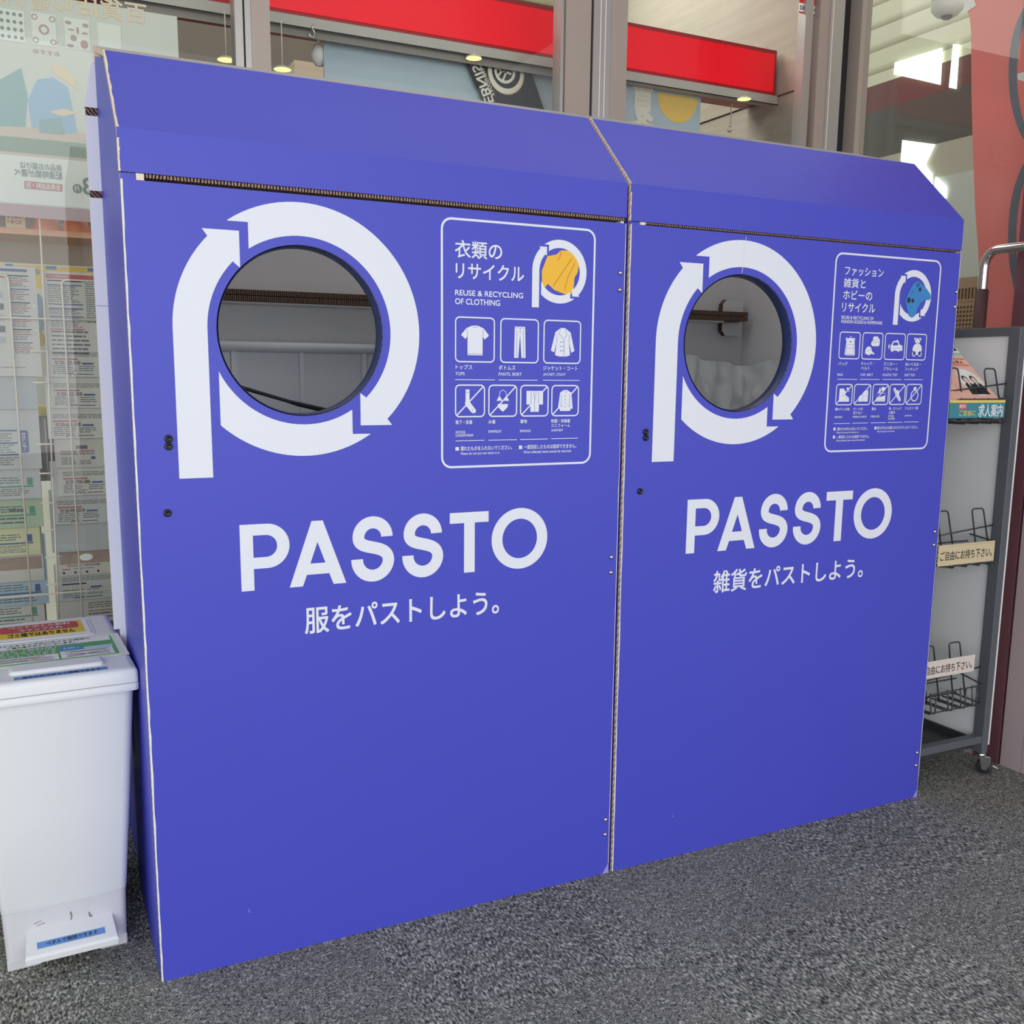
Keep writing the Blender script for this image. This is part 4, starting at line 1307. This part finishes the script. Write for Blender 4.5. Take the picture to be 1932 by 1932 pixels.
# large poster inside the left window, printed for the other side
PO = thing('window_poster', 'big pale poster with a camping picture inside the left window, seen from behind', 'poster', (-.1, .9, 1.5))
pxr = 0.2304; pzb = 1.4598; pzt = 1.9402
PB = mat('poster_paper', (206, 206, 196), .6, var=.03, vscale=3)  # poster colours kept pale: backlight and glass veil are put into them
t = MB(); t.box(-1.0, pxr, .90, .902, pzb, pzt, PB); ps = obj('sheet', t, PO)
PY = .8993
def PP(m_, *pts, dy=0.0, par=None):
    mb_ = MB(); mb_.shape([[(v[0], v[2]) for v in pts]], (0, PY - dy, 0), X1, Z1, m_); return mb_
TEALP = mat('poster_teal', (150, 176, 176), .6); TAN = mat('poster_tan', (206, 190, 176), .6); MAU = mat('poster_mauve', (186, 158, 158), .6); SAND = mat('poster_sand', (222, 204, 178), .6); BLU = mat('poster_blue', (158, 184, 206), .6); GRN = mat('poster_green', (150, 164, 150), .6); PRED = mat('poster_red', (196, 138, 140), .6); PTXT = mat('poster_grey_ink', (140, 146, 144), .6); PWH = mat('poster_white', (222, 222, 212), .6)
t = MB()
a_, b_ = (0.1637, 0.9000, 1.9573), (-0.1504, 0.9000, 1.8893)
t.text('百貨店の', (0, PY, 0), X1, Z1, 0.1600, -0.0445, 1.9105, 1.9570, SAND, .03)
t.text('贈り物', (0, PY, 0), X1, Z1, -0.0512, -0.1644, 1.9071, 1.9422, SAND, .03)
obj('poster_title', t, ps)
for i, (x0_, x1_, y0_, y1_) in enumerate(((-0.1580, -0.1039, 1.8316, 1.8994), (-0.0900, -0.0389, 1.8320, 1.9007), (-0.0210, 0.0326, 1.8330, 1.9004), (0.0499, 0.1012, 1.8335, 1.8993))):
    t = MB(); t.box(x0_, x1_, PY - .0002, PY, y0_, y1_, PWH)
    w_, h_ = x1_ - x0_, y1_ - y0_
    if i == 0:
        for a_ in range(4):
            for b_ in range(4): t.shape([disc(x0_ + w_ * (.14 + .24 * a_), y0_ + h_ * (.14 + .24 * b_), w_ * .075, 12)], (0, PY - .0004, 0), X1, Z1, PTXT)
    elif i == 1:
        for cx, cz in ((.5, .5), (.14, .14), (.86, .14), (.14, .86), (.86, .86)):
            rr_ = w_ * (.22 if cx == .5 else .13)
            t.shape([disc(x0_ + w_ * cx, y0_ + h_ * cz, rr_, 20), disc(x0_ + w_ * cx, y0_ + h_ * cz, rr_ * .6, 20)], (0, PY - .0004, 0), X1, Z1, MAU)
    elif i == 2:
        for cx, cz, ra, rb in ((.16, .84, .13, .06), (.84, .82, .13, .07), (.34, .36, .13, .1), (.76, .2, .16, .14), (.52, .62, .05, .12), (.2, .1, .14, .05), (.8, .56, .12, .04), (.26, .62, .14, .03)):
            t.shape([ell(x0_ + w_ * cx, y0_ + h_ * cz, w_ * ra, h_ * rb, 16)], (0, PY - .0004, 0), X1, Z1, MAU)
    obj('pattern_square', t, ps)
t = MB(); t.text('おすすめ', (0, PY, 0), X1, Z1, -0.0348, -0.0905, 1.8122, 1.8226, PRED, .01); obj('poster_caption', t, ps)
# tents and ground of the camping picture
for nm, m_, pl, dy in (('tent_picture', BLU, ((-0.0854, 0.9000, 1.7563), (-0.0516, 0.9000, 1.7654), (-0.0212, 0.9000, 1.7473), (-0.0063, 0.9000, 1.6493), (-0.0271, 0.9000, 1.6446), (-0.1029, 0.9000, 1.6503), (-0.1082, 0.9000, 1.7075)), 0),
                       ('awning_picture', SAND, ((-0.0566, 0.9000, 1.7923), (-0.0298, 0.9000, 1.7937), (-0.0063, 0.9000, 1.7713), (0.0012, 0.9000, 1.7420), (-0.0206, 0.9000, 1.7578), (-0.0467, 0.9000, 1.7729)), .0003),
                       ('parasol_picture', SAND, ((-0.0651, 0.9000, 1.6884), (-0.0308, 0.9000, 1.6994), (-0.0016, 0.9000, 1.6923), (-0.0341, 0.9000, 1.6815)), .0006),
                       ('ground_picture', TAN, ((-0.1688, 0.9000, 1.6429), (0.0213, 0.9000, 1.6499), (0.0197, 0.9000, 1.5780), (-0.1723, 0.9000, 1.5896)), -.0004),
                       ('ground_picture', GRN, ((-0.1705, 0.9000, 1.6175), (0.0223, 0.9000, 1.6262), (0.0205, 0.9000, 1.5925), (-0.1726, 0.9000, 1.5849)), -.0002),
                       ('tree_picture', TEALP, ((-0.1620, 0.9000, 1.7463), (-0.1169, 0.9000, 1.7773), (-0.1074, 0.9000, 1.7191), (-0.1162, 0.9000, 1.6488), (-0.1687, 0.9000, 1.6452)), -.0002),
                       ('table_picture', TEALP, ((-0.0841, 0.9000, 1.6687), (-0.0387, 0.9000, 1.6786), (-0.0341, 0.9000, 1.6415), (-0.0881, 0.9000, 1.6403)), .0004),
                       ('lower_field', PWH, ((-0.1731, 0.9000, 1.5780), (0.0271, 0.9000, 1.5859), (0.0213, 0.9000, 1.4789), (-0.1793, 0.9000, 1.4842)), -.0003),
                       ('lower_band', MAU, ((-0.1798, 0.9000, 1.4772), (0.0212, 0.9000, 1.4765), (0.0196, 0.9000, 1.4470), (-0.1813, 0.9000, 1.4536)), -.0003)):
    if nm in ('ground_picture', 'lower_field', 'lower_band'):
        pl = ((-.97, pl[0][1], pl[0][2]),) + tuple(pl[1:3]) + ((-.97, pl[3][1], pl[3][2]),)
    obj(nm, PP(m_, *pl, dy=dy), ps)
t = MB()
t.text('商品のお届けは', (0, PY - .0002, 0), X1, Z1, -0.0452, -0.1329, 1.5569, 1.5724, PTXT, .02)
t.text('配達時期が選べ', (0, PY - .0002, 0), X1, Z1, -0.0451, -0.1450, 1.5391, 1.5558, PTXT, .03)
obj('poster_writing', t, ps)
t = MB(); t.shape([[(v[0], v[2]) for v in ((-0.1259, 0.9000, 1.5299), (-0.0452, 0.9000, 1.5289), (-0.0462, 0.9000, 1.5120), (-0.1271, 0.9000, 1.5122))]], (0, PY - .0002, 0), X1, Z1, PRED)
t.text('全商品送料・別', (0, PY - .0005, 0), X1, Z1, -0.0501, -0.1223, 1.5145, 1.5276, PWH, .03)
obj('poster_writing', t, ps, label='red band with reversed pale writing')
t = MB(); t.text('8', (0, PY - .0002, 0), X1, Z1, 0.0236, -0.0010, 1.5097, 1.5485, PTXT, .02)
c_ = Vector((-0.0135, 0.9000, 1.5220)); t.shape([disc(c_.x, c_.z, .0105, 24)], (0, PY - .0002, 0), X1, Z1, PTXT)
t.text('月', (0, PY - .0005, 0), X1, Z1, c_.x + .006, c_.x - .006, c_.z - .006, c_.z + .006, PWH, .02)
obj('poster_date', t, ps)

# shelf, lamps-like orange cups and card behind the left window
SHELFM = mat('shelf_orange_wood', (226, 168, 130), .5)
zs = 1.4331
t = MB(); t.box(-1.0, .33, .985, 1.16, zs - .014, zs, SHELFM)
obj('wall_shelf', t, label='orange wooden shelf running behind the left window', cat='shelf')
CUP = mat('orange_cup', (242, 158, 122), .4)
for (pxa, lb) in ((88, 'left orange cone shade standing upside down on the shelf'), (143, 'right orange cone shade standing on the shelf, beside the blue box')):
    x_ = {88: -0.0802, 143: -0.0134}[pxa]
    t = MB(); t.lathe([(.033, 0), (.034, .003), (.022, .044), (.012, .052), (.0001, .053)], (x_, 1.04, zs), Z1, CUP, 28)
    obj('cone_shade', t, label=lb, cat='shade')
cd = thing('counter_card', 'small white card with reversed red writing on the orange shelf', 'card', (-0.1519, 1.0, zs))
t = MB(); t.box(-0.1713, -0.1288, 1.0, 1.0025, zs, 1.4706, mat('card_cream', (246, 220, 190), .6)); cs = obj('card', t, cd)
t = MB()
t.text('お客さま', (0, .9994, 0), X1, Z1, -0.1369, -0.1679, 1.4570, 1.4669, REDP, .02)
t.text('センター', (0, .9994, 0), X1, Z1, -0.1369, -0.1679, 1.4434, 1.4533, REDP, .02)
obj('card_writing', t, cs)
TANP = mat('tan_partition', (182, 166, 152), .7, var=.03, vscale=3)
t = MB(); t.box(-1.2, .33, 1.30, 1.34, 1.2371, 1.4898, TANP); t.box(-1.2, .33, 1.30, 1.34, 0, 1.2371, SHOPW)
obj('partition', t, label='tan partition panel below the orange shelf', cat='partition')
YP = thing('notice_board', 'yellow picture board seen in the gap between the leaflets', 'board', (-0.1178, 1.2500, 1.1504))
t = MB(); t.box(-0.2476, 0.0423, 1.25, 1.255, 0.9800, 1.3758, mat('board_cream', (240, 236, 214), .6))
yb = obj('board', t, YP)
t = MB(); t.shape([[(v[0], v[2]) for v in ((-0.2295, 1.2500, 1.3688), (0.0397, 1.2500, 1.3726), (0.0367, 1.2500, 1.3175), (-0.2339, 1.2500, 1.3052))]], (0, 1.2495, 0), X1, Z1, mat('board_yellow', (250, 214, 110), .6))
t.text('中', (0, 1.2490, 0), X1, Z1, -0.1130, -0.0989, 1.3455, 1.3620, SKYB, .03)
for xa_, xb_ in ((-0.1801, -0.1626), (-0.0840, -0.0581), (0.0197, 0.0371)):
    t.box(xa_, xb_, 1.2485, 1.2490, 1.3634, 1.3717, TAPEB)
obj('board_print', t, yb)
t = MB(); t.shape([ell(-0.1092, 1.2485, .02, .05)], (0, 1.2490, 0), X1, Z1, BLU); t.shape([ell(-0.1096, 1.1786, .012, .02)], (0, 1.2488, 0), X1, Z1, YELLOW)
obj('board_picture', t, yb)
pl_ = thing('capped_pole', 'grey pole with a bright yellow cap in the gap between the leaflets', 'pole', (-0.1300, 1.0800, 0.7883))
x_ = -0.1208
t = MB(); t.tube([(x_, 1.08, 0), (x_, 1.08, 0.9921)], .011, mat('pole_grey', (128, 132, 136), .35, metal=.6), 14); obj('pole', t, pl_)
t = MB(); t.lathe([(.013, 0), (.0165, .004), (.0165, .02), (.014, .027), (.0001, .028)], (x_, 1.08, 0.9800), Z1, mat('cap_yellow', (240, 226, 30), .4), 18); obj('cap', t, pl_)
t = MB(); t.box(-0.1402, -0.1003, 1.055, 1.066, 0, 0.8138, mat('cream_glow', (246, 244, 224), .6, emit=.25))  # emission stands in for light falling on this surface; no lamp here
obj('glow_panel', t, label='cream panel with added glow, in the gap between the leaflets, below the pole', cat='panel')

# wire leaflet rack against the left window
WY = .905
wr = thing('wire_rack', 'cream wire rack of leaflets standing against the left window', 'wire rack', (-.1, .95, 0))
t = MB()
for q in (((-0.0994, 0.9050, 1.4629), (-0.1011, 0.9050, 1.1450)), ((-0.1011, 0.9050, 1.1450), (-0.1077, 0.9050, 0.8391)), ((-0.1077, 0.9050, 0.8391), (-0.1150, 0.9050, 0.4527))):
    t.tube(q, .0021, CREAMW, 8)
v_ = (-0.1150, 0.9050, 0.4527)
t.tube([v_, (v_[0], v_[1], 0)], .0021, CREAMW, 8)
obj('upright', t, wr)
x1_, x2_ = -0.1739, -0.0600
zt1, zt2 = 1.3143, 1.3103
for nm, xx, zz, dx in (('hoop', x1_, zt1, -.16), ('hoop', x2_, zt2, .16)):
    t = MB(); t.tube(rbend([(xx, WY, .35), (xx, WY, zz), (xx + dx, WY, zz)], .012), .0021, CREAMW, 8)
    t.tube([(xx + dx, WY, zz), (xx + dx, WY, .35)], .0021, CREAMW, 8); obj(nm, t, wr)
for py_, zz in ((602, 1.2177), (1120, 0.5487)):
    t = MB(); t.tube([(x1_ - .17, WY, zz), (x2_ + .17, WY, zz)], .0021, CREAMW, 8); obj('cross_wire', t, wr)
for zz in (1.1413, 1.0672, 0.9195, 0.8486, 0.7758, 0.7090, 0.6403, 0.5725):
    t = MB(); t.tube([(-0.1370, WY, zz), (-0.0971, WY, zz)], .002, CREAMW, 8); obj('side_wire', t, wr)

LEAF = [mat('leaflet_paper_%d' % i, c_, .6, var=.02, vscale=8) for i, c_ in enumerate(((192, 186, 176), (180, 178, 172), (166, 176, 148), (196, 192, 150), (188, 180, 170), (158, 174, 182), (168, 168, 166)))]
LTXT = mat('leaflet_ink', (104, 106, 108), .7); LTXT2 = mat('leaflet_number_ink', (92, 66, 70), .7); LRED = mat('leaflet_red', (176, 84, 84), .6); LNAVY = mat('leaflet_navy', (74, 92, 128), .6); LGRN = mat('leaflet_green_ink', (84, 142, 108), .6); LPIC = mat('leaflet_picture', (150, 128, 112), .6, var=.25, vscale=60)


def leaflet(xl, xr, zb, zt, y, paper, label, body, group):
    """sheet standing in a pocket; body(mb, x0, x1, z0, z1, y) draws its print"""
    o = thing('leaflet', label, 'leaflet', ((xl + xr) / 2, y, zb), group)
    t = MB(); t.box(xl, xr, y, y + .0016, zb, zt, paper)
    s_ = obj('sheet', t, o)
    t = MB(); body(t, xl, xr, zb, zt, y - .0004)
    if t.v: obj('print', t, s_)


def bars(t, xa, xb, za, zb, y, n, m=None, h=.4):
    d = (zb - za) / n
    for i in range(n):
        k = xb - (xb - xa) * random.uniform(0, .25)
        x = xa
        while x < k - .004:
            w = min(random.uniform(.006, .028), k - x)
            t.box(x, x + w, y - .0002, y, zb - d * (i + h + .1), zb - d * (i + .1), m or LTXT)
            x += w + .0022


def phone(num, band=LRED, lower=True):
    def f(t, x0, x1, z0, z1, y):
        t.box(x0 + .012, x0 + .068, y - .0002, y, z0 + .041, z0 + .0445, band)
        if num: t.text(num, (0, y - .0003, 0), X1, Z1, x0 + .018, x0 + .074, z0 + .0300, z0 + .0385, LTXT2, .03)
        t.box(x0 + .078, x0 + .104, y - .0002, y, z0 + .030, z0 + .0345, LNAVY)
        bars(t, x0 + .012, x0 + .066, z0 + .005, z0 + .028, y, 5)
        bars(t, x0 + .070, x0 + .112, z0 + .012, z0 + .027, y, 3)
        t.box(x0 + .066, x0 + .104, y - .0002, y, z0 + .006, z0 + .0075, INK)
        t.shape([stroke([(x0 + .040, z0 + .004), (x0 + .046, z0 + .009), (x0 + .050, z0 + .005), (x0 + .056, z0 + .009), (x0 + .061, z0 + .004)], .0018)], (0, y - .0004, 0), X1, Z1, INK)
        bars(t, x0 + .012, x1 - .01, z0 + .048, z0 + .060, y, 3)
    return f


def catalogue(t, x0, x1, z0, z1, y):
    phone('0120-622-310')(t, x0, x1, z0, z1, y)
    t.box(x0 + .010, x1 - .02, y - .0002, y, z1 - .016, z1 - .006, LRED)
    t.text('カタログ活用商品お取扱', (0, y - .0004, 0), X1, Z1, x0 + .013, x0 + .058, z1 - .0135, z1 - .0085, PWH, .01)
    for z, m in ((z1 - .020, INK), (z1 - .030, LNAVY), (z1 - .075, LNAVY), (z1 - .085, LNAVY), (z1 - .104, LNAVY), (z1 - .134, LRED)):
        t.box(x0 + .012, x0 + .088, y - .0002, y, z - .0025, z, m)
    bars(t, x0 + .012, x0 + .085, z1 - .073, z1 - .034, y, 9)
    bars(t, x0 + .012, x0 + .085, z1 - .102, z1 - .088, y, 4)
    bars(t, x0 + .014, x0 + .085, z1 - .132, z1 - .108, y, 7)
    bars(t, x0 + .014, x0 + .10, z0 + .05, z1 - .138, y, 6)
    bars(t, x0 + .095, x1, z1 - .12, z1 - .025, y, 18)


def two_numbers(t, x0, x1, z0, z1, y):
    t.box(x0 + .012, x0 + .050, y - .0002, y, z0 + .040, z0 + .0425, LRED); t.box(x0 + .055, x0 + .092, y - .0002, y, z0 + .040, z0 + .0425, LRED)
    t.text('0120-791-575', (0, y - .0003, 0), X1, Z1, x0 + .057, x0 + .090, z0 + .032, z0 + .0375, LTXT, .02)
    t.text('0120-617-735', (0, y - .0003, 0), X1, Z1, x0 + .014, x0 + .049, z0 + .032, z0 + .0375, LTXT, .02)
    t.box(x0 + .082, x0 + .092, y - .0002, y, z0 + .020, z0 + .027, LNAVY)
    bars(t, x0 + .014, x0 + .048, z0 + .006, z0 + .026, y, 4); bars(t, x0 + .055, x0 + .09, z0 + .006, z0 + .018, y, 3)
    t.box(x0 + .048, x0 + .075, y - .0002, y, z0 + .046, z0 + .055, LTXT)


def dates(t, x0, x1, z0, z1, y):
    t.box(x0 + .004, x1 - .004, y - .0002, y, z0 + .030, z0 + .062, LPIC)
    t.shape([ell(x0 + .066, z0 + .046, .016, .009)], (0, y - .0004, 0), X1, Z1, PWH)
    t.box(x0 + .004, x1, y - .0002, y, z0 + .004, z0 + .030, LEAF[4])
    t.text('3月2日(月)〜5月29日(金)', (0, y - .0005, 0), X1, Z1, x0 + .020, x0 + .098, z0 + .022, z0 + .029, INK, .02)
    t.box(x0 + .008, x0 + .028, y - .0005, y, z0 + .015, z0 + .018, LRED); bars(t, x0 + .034, x0 + .09, z0 + .0145, z0 + .019, y - .0003, 1)
    for i in range(4): t.shape([disc(x0 + .012 + .027 * i, z0 + .008, .003, 12)], (0, y - .0006, 0), X1, Z1, INK)


def blank(t, x0, x1, z0, z1, y):
    pass


def checklist(t, x0, x1, z0, z1, y):
    t.box(x1 - .088, x1 - .018, y - .0002, y, z1 - .012, z1 - .006, LNAVY)
    z = z1 - .02
    for k in range(6):
        t.box(x1 - .060, x1 - .016, y - .0002, y, z - .0025, z, INK if k % 2 == 0 else LNAVY)
        t.box(x1 - .060, x1 - .016, y - .0002, y, z - .014, z - .012, LRED)
        bars(t, x1 - .058, x1 - .018, z - .011, z - .004, y, 2); bars(t, x1 - .056, x1 - .020, z - .028, z - .016, y, 3)
        z -= .031
    t.box(x1 - .14, x1 - .066, y - .0002, y, z1 - .026, z1 - .019, LRED)
    for k in range(5):
        t.shape([rrect(x1 - .088, x1 - .072, z1 - .075 - .026 * k, z1 - .060 - .026 * k, .003)], (0, y - .0003, 0), X1, Z1, LTXT if k % 2 else LEAF[6])
    bars(t, x1 - .12, x1 - .02, z0 + .018, z0 + .022, y, 1)
    for zz in (.35, .57):
        t.shape([disc(x1 - .007, z0 + (z1 - z0) * (1 - zz), .0022, 12)], (0, y - .0003, 0), X1, Z1, PWH)


def calendar(t, x0, x1, z0, z1, y):
    t.shape([rrect(x1 - .045, x1 - .026, z0 + .040, z0 + .094, .003)], (0, y - .0003, 0), X1, Z1, LNAVY)
    t.text('のカレンダー', (0, y - .0006, 0), -Z1, X1, -(z0 + .088), -(z0 + .046), x1 - .0405, x1 - .0305, PWH, .02)
    for zz in (.092, .062, .034): t.box(x1 - .13, x1 - .05, y - .0002, y, z0 + zz, z0 + zz + .004, LNAVY)
    for zz in (.066, .038, .008): bars(t, x1 - .13, x1 - .05, z0 + zz, z0 + zz + .022, y, 4)


def tinted(m, n_, txt=None):
    def f(t, x0, x1, z0, z1, y):
        t.box(x1 - .03, x1 - .018, y - .0002, y, z0 + .034, z0 + .052, m)
        t.box(x1 - .13, x1 - .016, y - .0002, y, z0 + .029, z0 + .0325, m)
        bars(t, x1 - .13, x1 - .02, z0 + .006, z0 + .026, y, n_)
        bars(t, x1 - .13, x1 - .04, z0 + .036, z0 + .054, y, 3)
        if txt: t.text(txt, (0, y - .0006, 0), X1, Z1, x1 - .075, x1 - .040, z0 + .040, z0 + .048, INK, .02)
    return f


GR = 'leaflets in the right column of the wire rack'
GL = 'leaflets in the left column of the wire rack'
zr_ = [1.0812, 1.0056, 0.9307, 0.8577, 0.7868, 0.7139, 0.6418, 0.5786, 0.5122, 0.4481]
xr_ = [-0.1034, -0.1033, -0.1103, -0.0984, -0.0952, -0.1117, -0.1180, -0.1064, -0.1116, -0.1172]
zt_r = 1.3299
spec_r = ((0, catalogue, 'topmost leaflet of the right rack column, with a red heading'), (0, phone('0120-622-310'), 'second leaflet down in the right rack column, with a red phone number'),
          (0, phone('0120-622-310'), 'third leaflet down in the right rack column, with a red phone number'), (4, two_numbers, 'fourth leaflet down in the right rack column, with two phone numbers'),
          (0, phone('0120-700-386'), 'fifth leaflet down in the right rack column, number ending 386'), (1, phone('0120-99-2310'), 'sixth leaflet down in the right rack column, above a blank one'),
          (6, blank, 'blank grey leaflet in the right rack column'), (4, dates, 'leaflet with dates and food pictures in the right rack column'),
          (1, phone(None, INK), 'leaflet with a dark heading low in the right rack column'), (4, tinted(LPIC, 2), 'lowest brownish leaflet in the right rack column, above the bin'))
for i, (pi, fn, lb) in enumerate(spec_r):
    zt_ = zt_r if i == 0 else zr_[i] + .16
    leaflet(xr_[i], xr_[i] + .205, zr_[i], min(zt_, zt_r - .002 * i), .915 + .0075 * i, LEAF[pi], lb, fn, GR)
zl_ = [1.0817, 1.0036, 0.8582, 0.7845, 0.7129, 0.6420, 0.5745, 0.5119, 0.4515]
xl_ = [-0.1154, -0.1289, -0.1290, -0.1341, -0.1330, -0.1437, -0.1395, -0.1328, -0.1444]
zt_l = 1.3369
spec_l = ((0, checklist, 'topmost leaflet of the left rack column, with red and dark rules'), (6, blank, 'blank grey leaflet second in the left rack column'), (1, calendar, 'calendar leaflet with an upright navy label in the left rack column'),
          (1, tinted(LGRN, 4), 'grey leaflet with a green square in the left rack column'), (2, tinted(LGRN, 2, '9月30日'), 'green leaflet in the left rack column, dated 9 and 30'), (3, tinted(LNAVY, 5), 'pale yellow leaflet in the left rack column'),
          (4, dates, 'leaflet with food pictures low in the left rack column'), (5, tinted(LNAVY, 3), 'pale blue leaflet low in the left rack column'), (0, tinted(LGRN, 2), 'lowest leaflet of the left rack column, behind the bin lid'))
for i, (pi, fn, lb) in enumerate(spec_l):
    zt_ = zt_l if i == 0 else zl_[i] + .18
    leaflet(xl_[i] - .205, xl_[i], zl_[i], min(zt_, zt_l - .002 * i), .915 + .0075 * i, LEAF[pi], lb, fn, GL)

# ------------------------------------------------------------------ beyond the right-hand glass
OX = 3.4
z1_, z2_, z3_, z4_ = 2.4072, 2.2915, 2.0833, 1.9436
f = MB()
f.box(OX, OX + .1, -1.2, 3.6, z1_, 3.2, SLAT)
f.box(OX, OX + .1, -1.2, 3.6, z2_, z1_, mat('reflected_dark_red', (124, 78, 72), .6, var=.05, vscale=4)); f.box(OX, OX + .1, -1.2, 3.6, z3_, z2_, mat('reflected_dark', (98, 92, 84), .6, var=.08, vscale=4))  # both dark bands are reflections in the glass, painted onto this wall
f.box(OX, OX + .1, -1.2, 3.6, z4_, z3_, mat('outer_beige', (196, 186, 166), .7)); f.box(OX, OX + .1, -1.2, 3.6, 0, z4_, mat('outer_pale', (208, 210, 200), .7))
wo = struct('wall_outer', f)
REFLW = mat('daylight_reflection', (246, 255, 250), .5, emit=.9)  # glowing patches: daylight reflected in the glass, painted on the wall beyond
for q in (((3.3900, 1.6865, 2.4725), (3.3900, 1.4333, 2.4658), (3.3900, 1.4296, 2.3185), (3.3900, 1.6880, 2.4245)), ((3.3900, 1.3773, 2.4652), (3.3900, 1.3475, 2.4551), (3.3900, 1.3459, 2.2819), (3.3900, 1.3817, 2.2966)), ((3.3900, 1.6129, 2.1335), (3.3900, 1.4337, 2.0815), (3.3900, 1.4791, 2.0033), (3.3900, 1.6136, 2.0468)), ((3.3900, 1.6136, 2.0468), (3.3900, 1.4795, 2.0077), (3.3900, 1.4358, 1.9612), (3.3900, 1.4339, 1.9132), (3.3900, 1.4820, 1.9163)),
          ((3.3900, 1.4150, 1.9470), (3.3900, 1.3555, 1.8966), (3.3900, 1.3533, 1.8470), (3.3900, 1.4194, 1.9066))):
    t = MB(); t.add(q, [tuple(range(len(q)))], REFLW); t.add([(v[0] + .006, v[1], v[2]) for v in q], [tuple(range(len(q)))], REFLW)
    obj('lit_pane', t, wo)  # not a pane: glowing patch for daylight reflected in the glass
fg = thing('flag_banner', 'tall red flag banner with a grey ring motif behind the glass door', 'flag', (2.42, .1, 0))
FLAG = mat('flag_red', (246, 156, 152), .7, var=.03, vscale=6)  # red cloth, paled to include the bright veil of the glass
_nt = FLAG.node_tree
_tr = _nt.nodes.new('ShaderNodeBsdfTranslucent'); _tr.inputs['Color'].default_value = (lin(255), lin(196), lin(192), 1)
_mx = _nt.nodes.new('ShaderNodeMixShader'); _mx.inputs['Fac'].default_value = .5
_out = [n for n in _nt.nodes if n.type == 'OUTPUT_MATERIAL'][0]
_nt.links.new(_nt.nodes['Principled BSDF'].outputs[0], _mx.inputs[1]); _nt.links.new(_tr.outputs[0], _mx.inputs[2]); _nt.links.new(_mx.outputs[0], _out.inputs['Surface'])
lft = [(2.4200, 0.4946, 2.1955), (2.4200, 0.4703, 2.1560), (2.4200, 0.4600, 2.1093), (2.4200, 0.4398, 1.9274), (2.4200, 0.4156, 1.7435), (2.4200, 0.3926, 1.5889), (2.4200, 0.3689, 1.4644), (2.4200, 0.3362, 1.2160), (2.4200, 0.2908, 0.8072)]
pts_ = [(v[1], v[2]) for v in lft]
t = MB(); t.shape([[(lft[0][1], 2.55)] + pts_ + [(-.45, pts_[-1][1]), (-.45, 2.55)]], (2.42, 0, 0), Y1, Z1, FLAG, depth=(.002, 0, 0))
fc = obj('cloth', t, fg)
RINGC = mat('flag_ring_grey', (112, 122, 134), .7)
for nm, c_, u_, v_ in (('ring_motif', (2.4190, 0.2124, 1.9301), (2.4190, 0.3177, 1.9562), (2.4190, 0.2350, 2.1409)), ('ring_motif', (2.4190, 0.1651, 1.4872), (2.4190, 0.2718, 1.4991), (2.4190, 0.1909, 1.7284))):
    c_, u_, v_ = Vector(c_), Vector(u_) - Vector(c_), Vector(v_) - Vector(c_)
    t = MB(); t.shape([[(math.cos(2 * PI * i / 64), math.sin(2 * PI * i / 64)) for i in range(64)], [(.75 * math.cos(2 * PI * i / 64), .89 * math.sin(2 * PI * i / 64)) for i in range(64)]], c_ - Vector((.0004, 0, 0)), u_, v_, RINGC)
    obj(nm, t, fc)
t = MB(); q = ((2.4190, 0.2883, 1.9503), (2.4190, 0.2550, 1.9490), (2.4190, 0.2516, 1.9175), (2.4190, 0.2866, 1.9344)); t.add([(2.4185, v[1], v[2]) for v in q], [(0, 1, 2, 3)], PAPER); obj('white_mark', t, fc)
t = MB(); q = ((2.4150, 0.5001, 2.2168), (2.4150, 0.4623, 2.2080), (2.4150, 0.4464, 2.1771), (2.4150, 0.4767, 2.1688)); t.add(q, [(0, 1, 2, 3)], PAPER); t.add([(v[0] + .002, v[1], v[2]) for v in q], [(0, 1, 2, 3)], PAPER); obj('tape_strip', t, fg)
t = MB(); t.tube([(2.43, -.40, 0), (2.43, -.40, 2.62)], .012, SILVER, 12); obj('pole', t, fg)

c_ = (2.6200, 0.7319, 2.2769)
dc = thing('dome_camera', 'white ceiling dome camera with a dark lens at the upper right', 'camera', c_)
t = MB(); t.lathe([(.028, .3), (.030, .06), (.050, .055), (.051, .030), (.0495, .028), (.051, .026), (.049, .004), (.034, -.012), (.020, -.014)], c_, Z1, mat('dome_white', (216, 216, 206), .5), 36)
t.lathe([(.012, .3), (.012, 2.75 - c_[2])], c_, Z1, PAPER, 12)
hs = obj('housing', t, dc)
t = MB(); t.lathe([(.019, -.013), (.018, -.019), (.010, -.024), (.0001, -.025)], c_, Z1, BLACKP, 24); obj('lens', t, dc)

pc = thing('perforated_crate', 'tan crate with slots and holes standing beyond the glass door', 'crate', (2.85, .55, 0))
TANC = mat('crate_tan', (206, 178, 146), .7); SLOT = mat('crate_slot', (96, 76, 58), .8)
y0_, y1_ = 0.5993, 0.7565
zt_ = 1.4396
t = MB(); t.box(2.75, 3.05, y0_, y1_, 0, zt_, TANC); bx_ = obj('body', t, pc)
t = MB()
dy_ = .0135
n_ = int((y1_ - y0_ - .01) / dy_)
for i in range(n_):
    ya = y0_ + .008 + i * dy_
    t.box(2.7485, 2.7500, ya, ya + .0055, zt_ - .072, zt_ - .036, SLOT)
    t.box(2.7485, 2.7500, ya + .0015, ya + .004, zt_ - .084, zt_ - .080, SLOT)
    for k in range(9):
        t.box(2.7485, 2.7500, ya, ya + .0062, zt_ - .104 - k * .0145, zt_ - .096 - k * .0145, SLOT)
obj('slots', t, bx_)
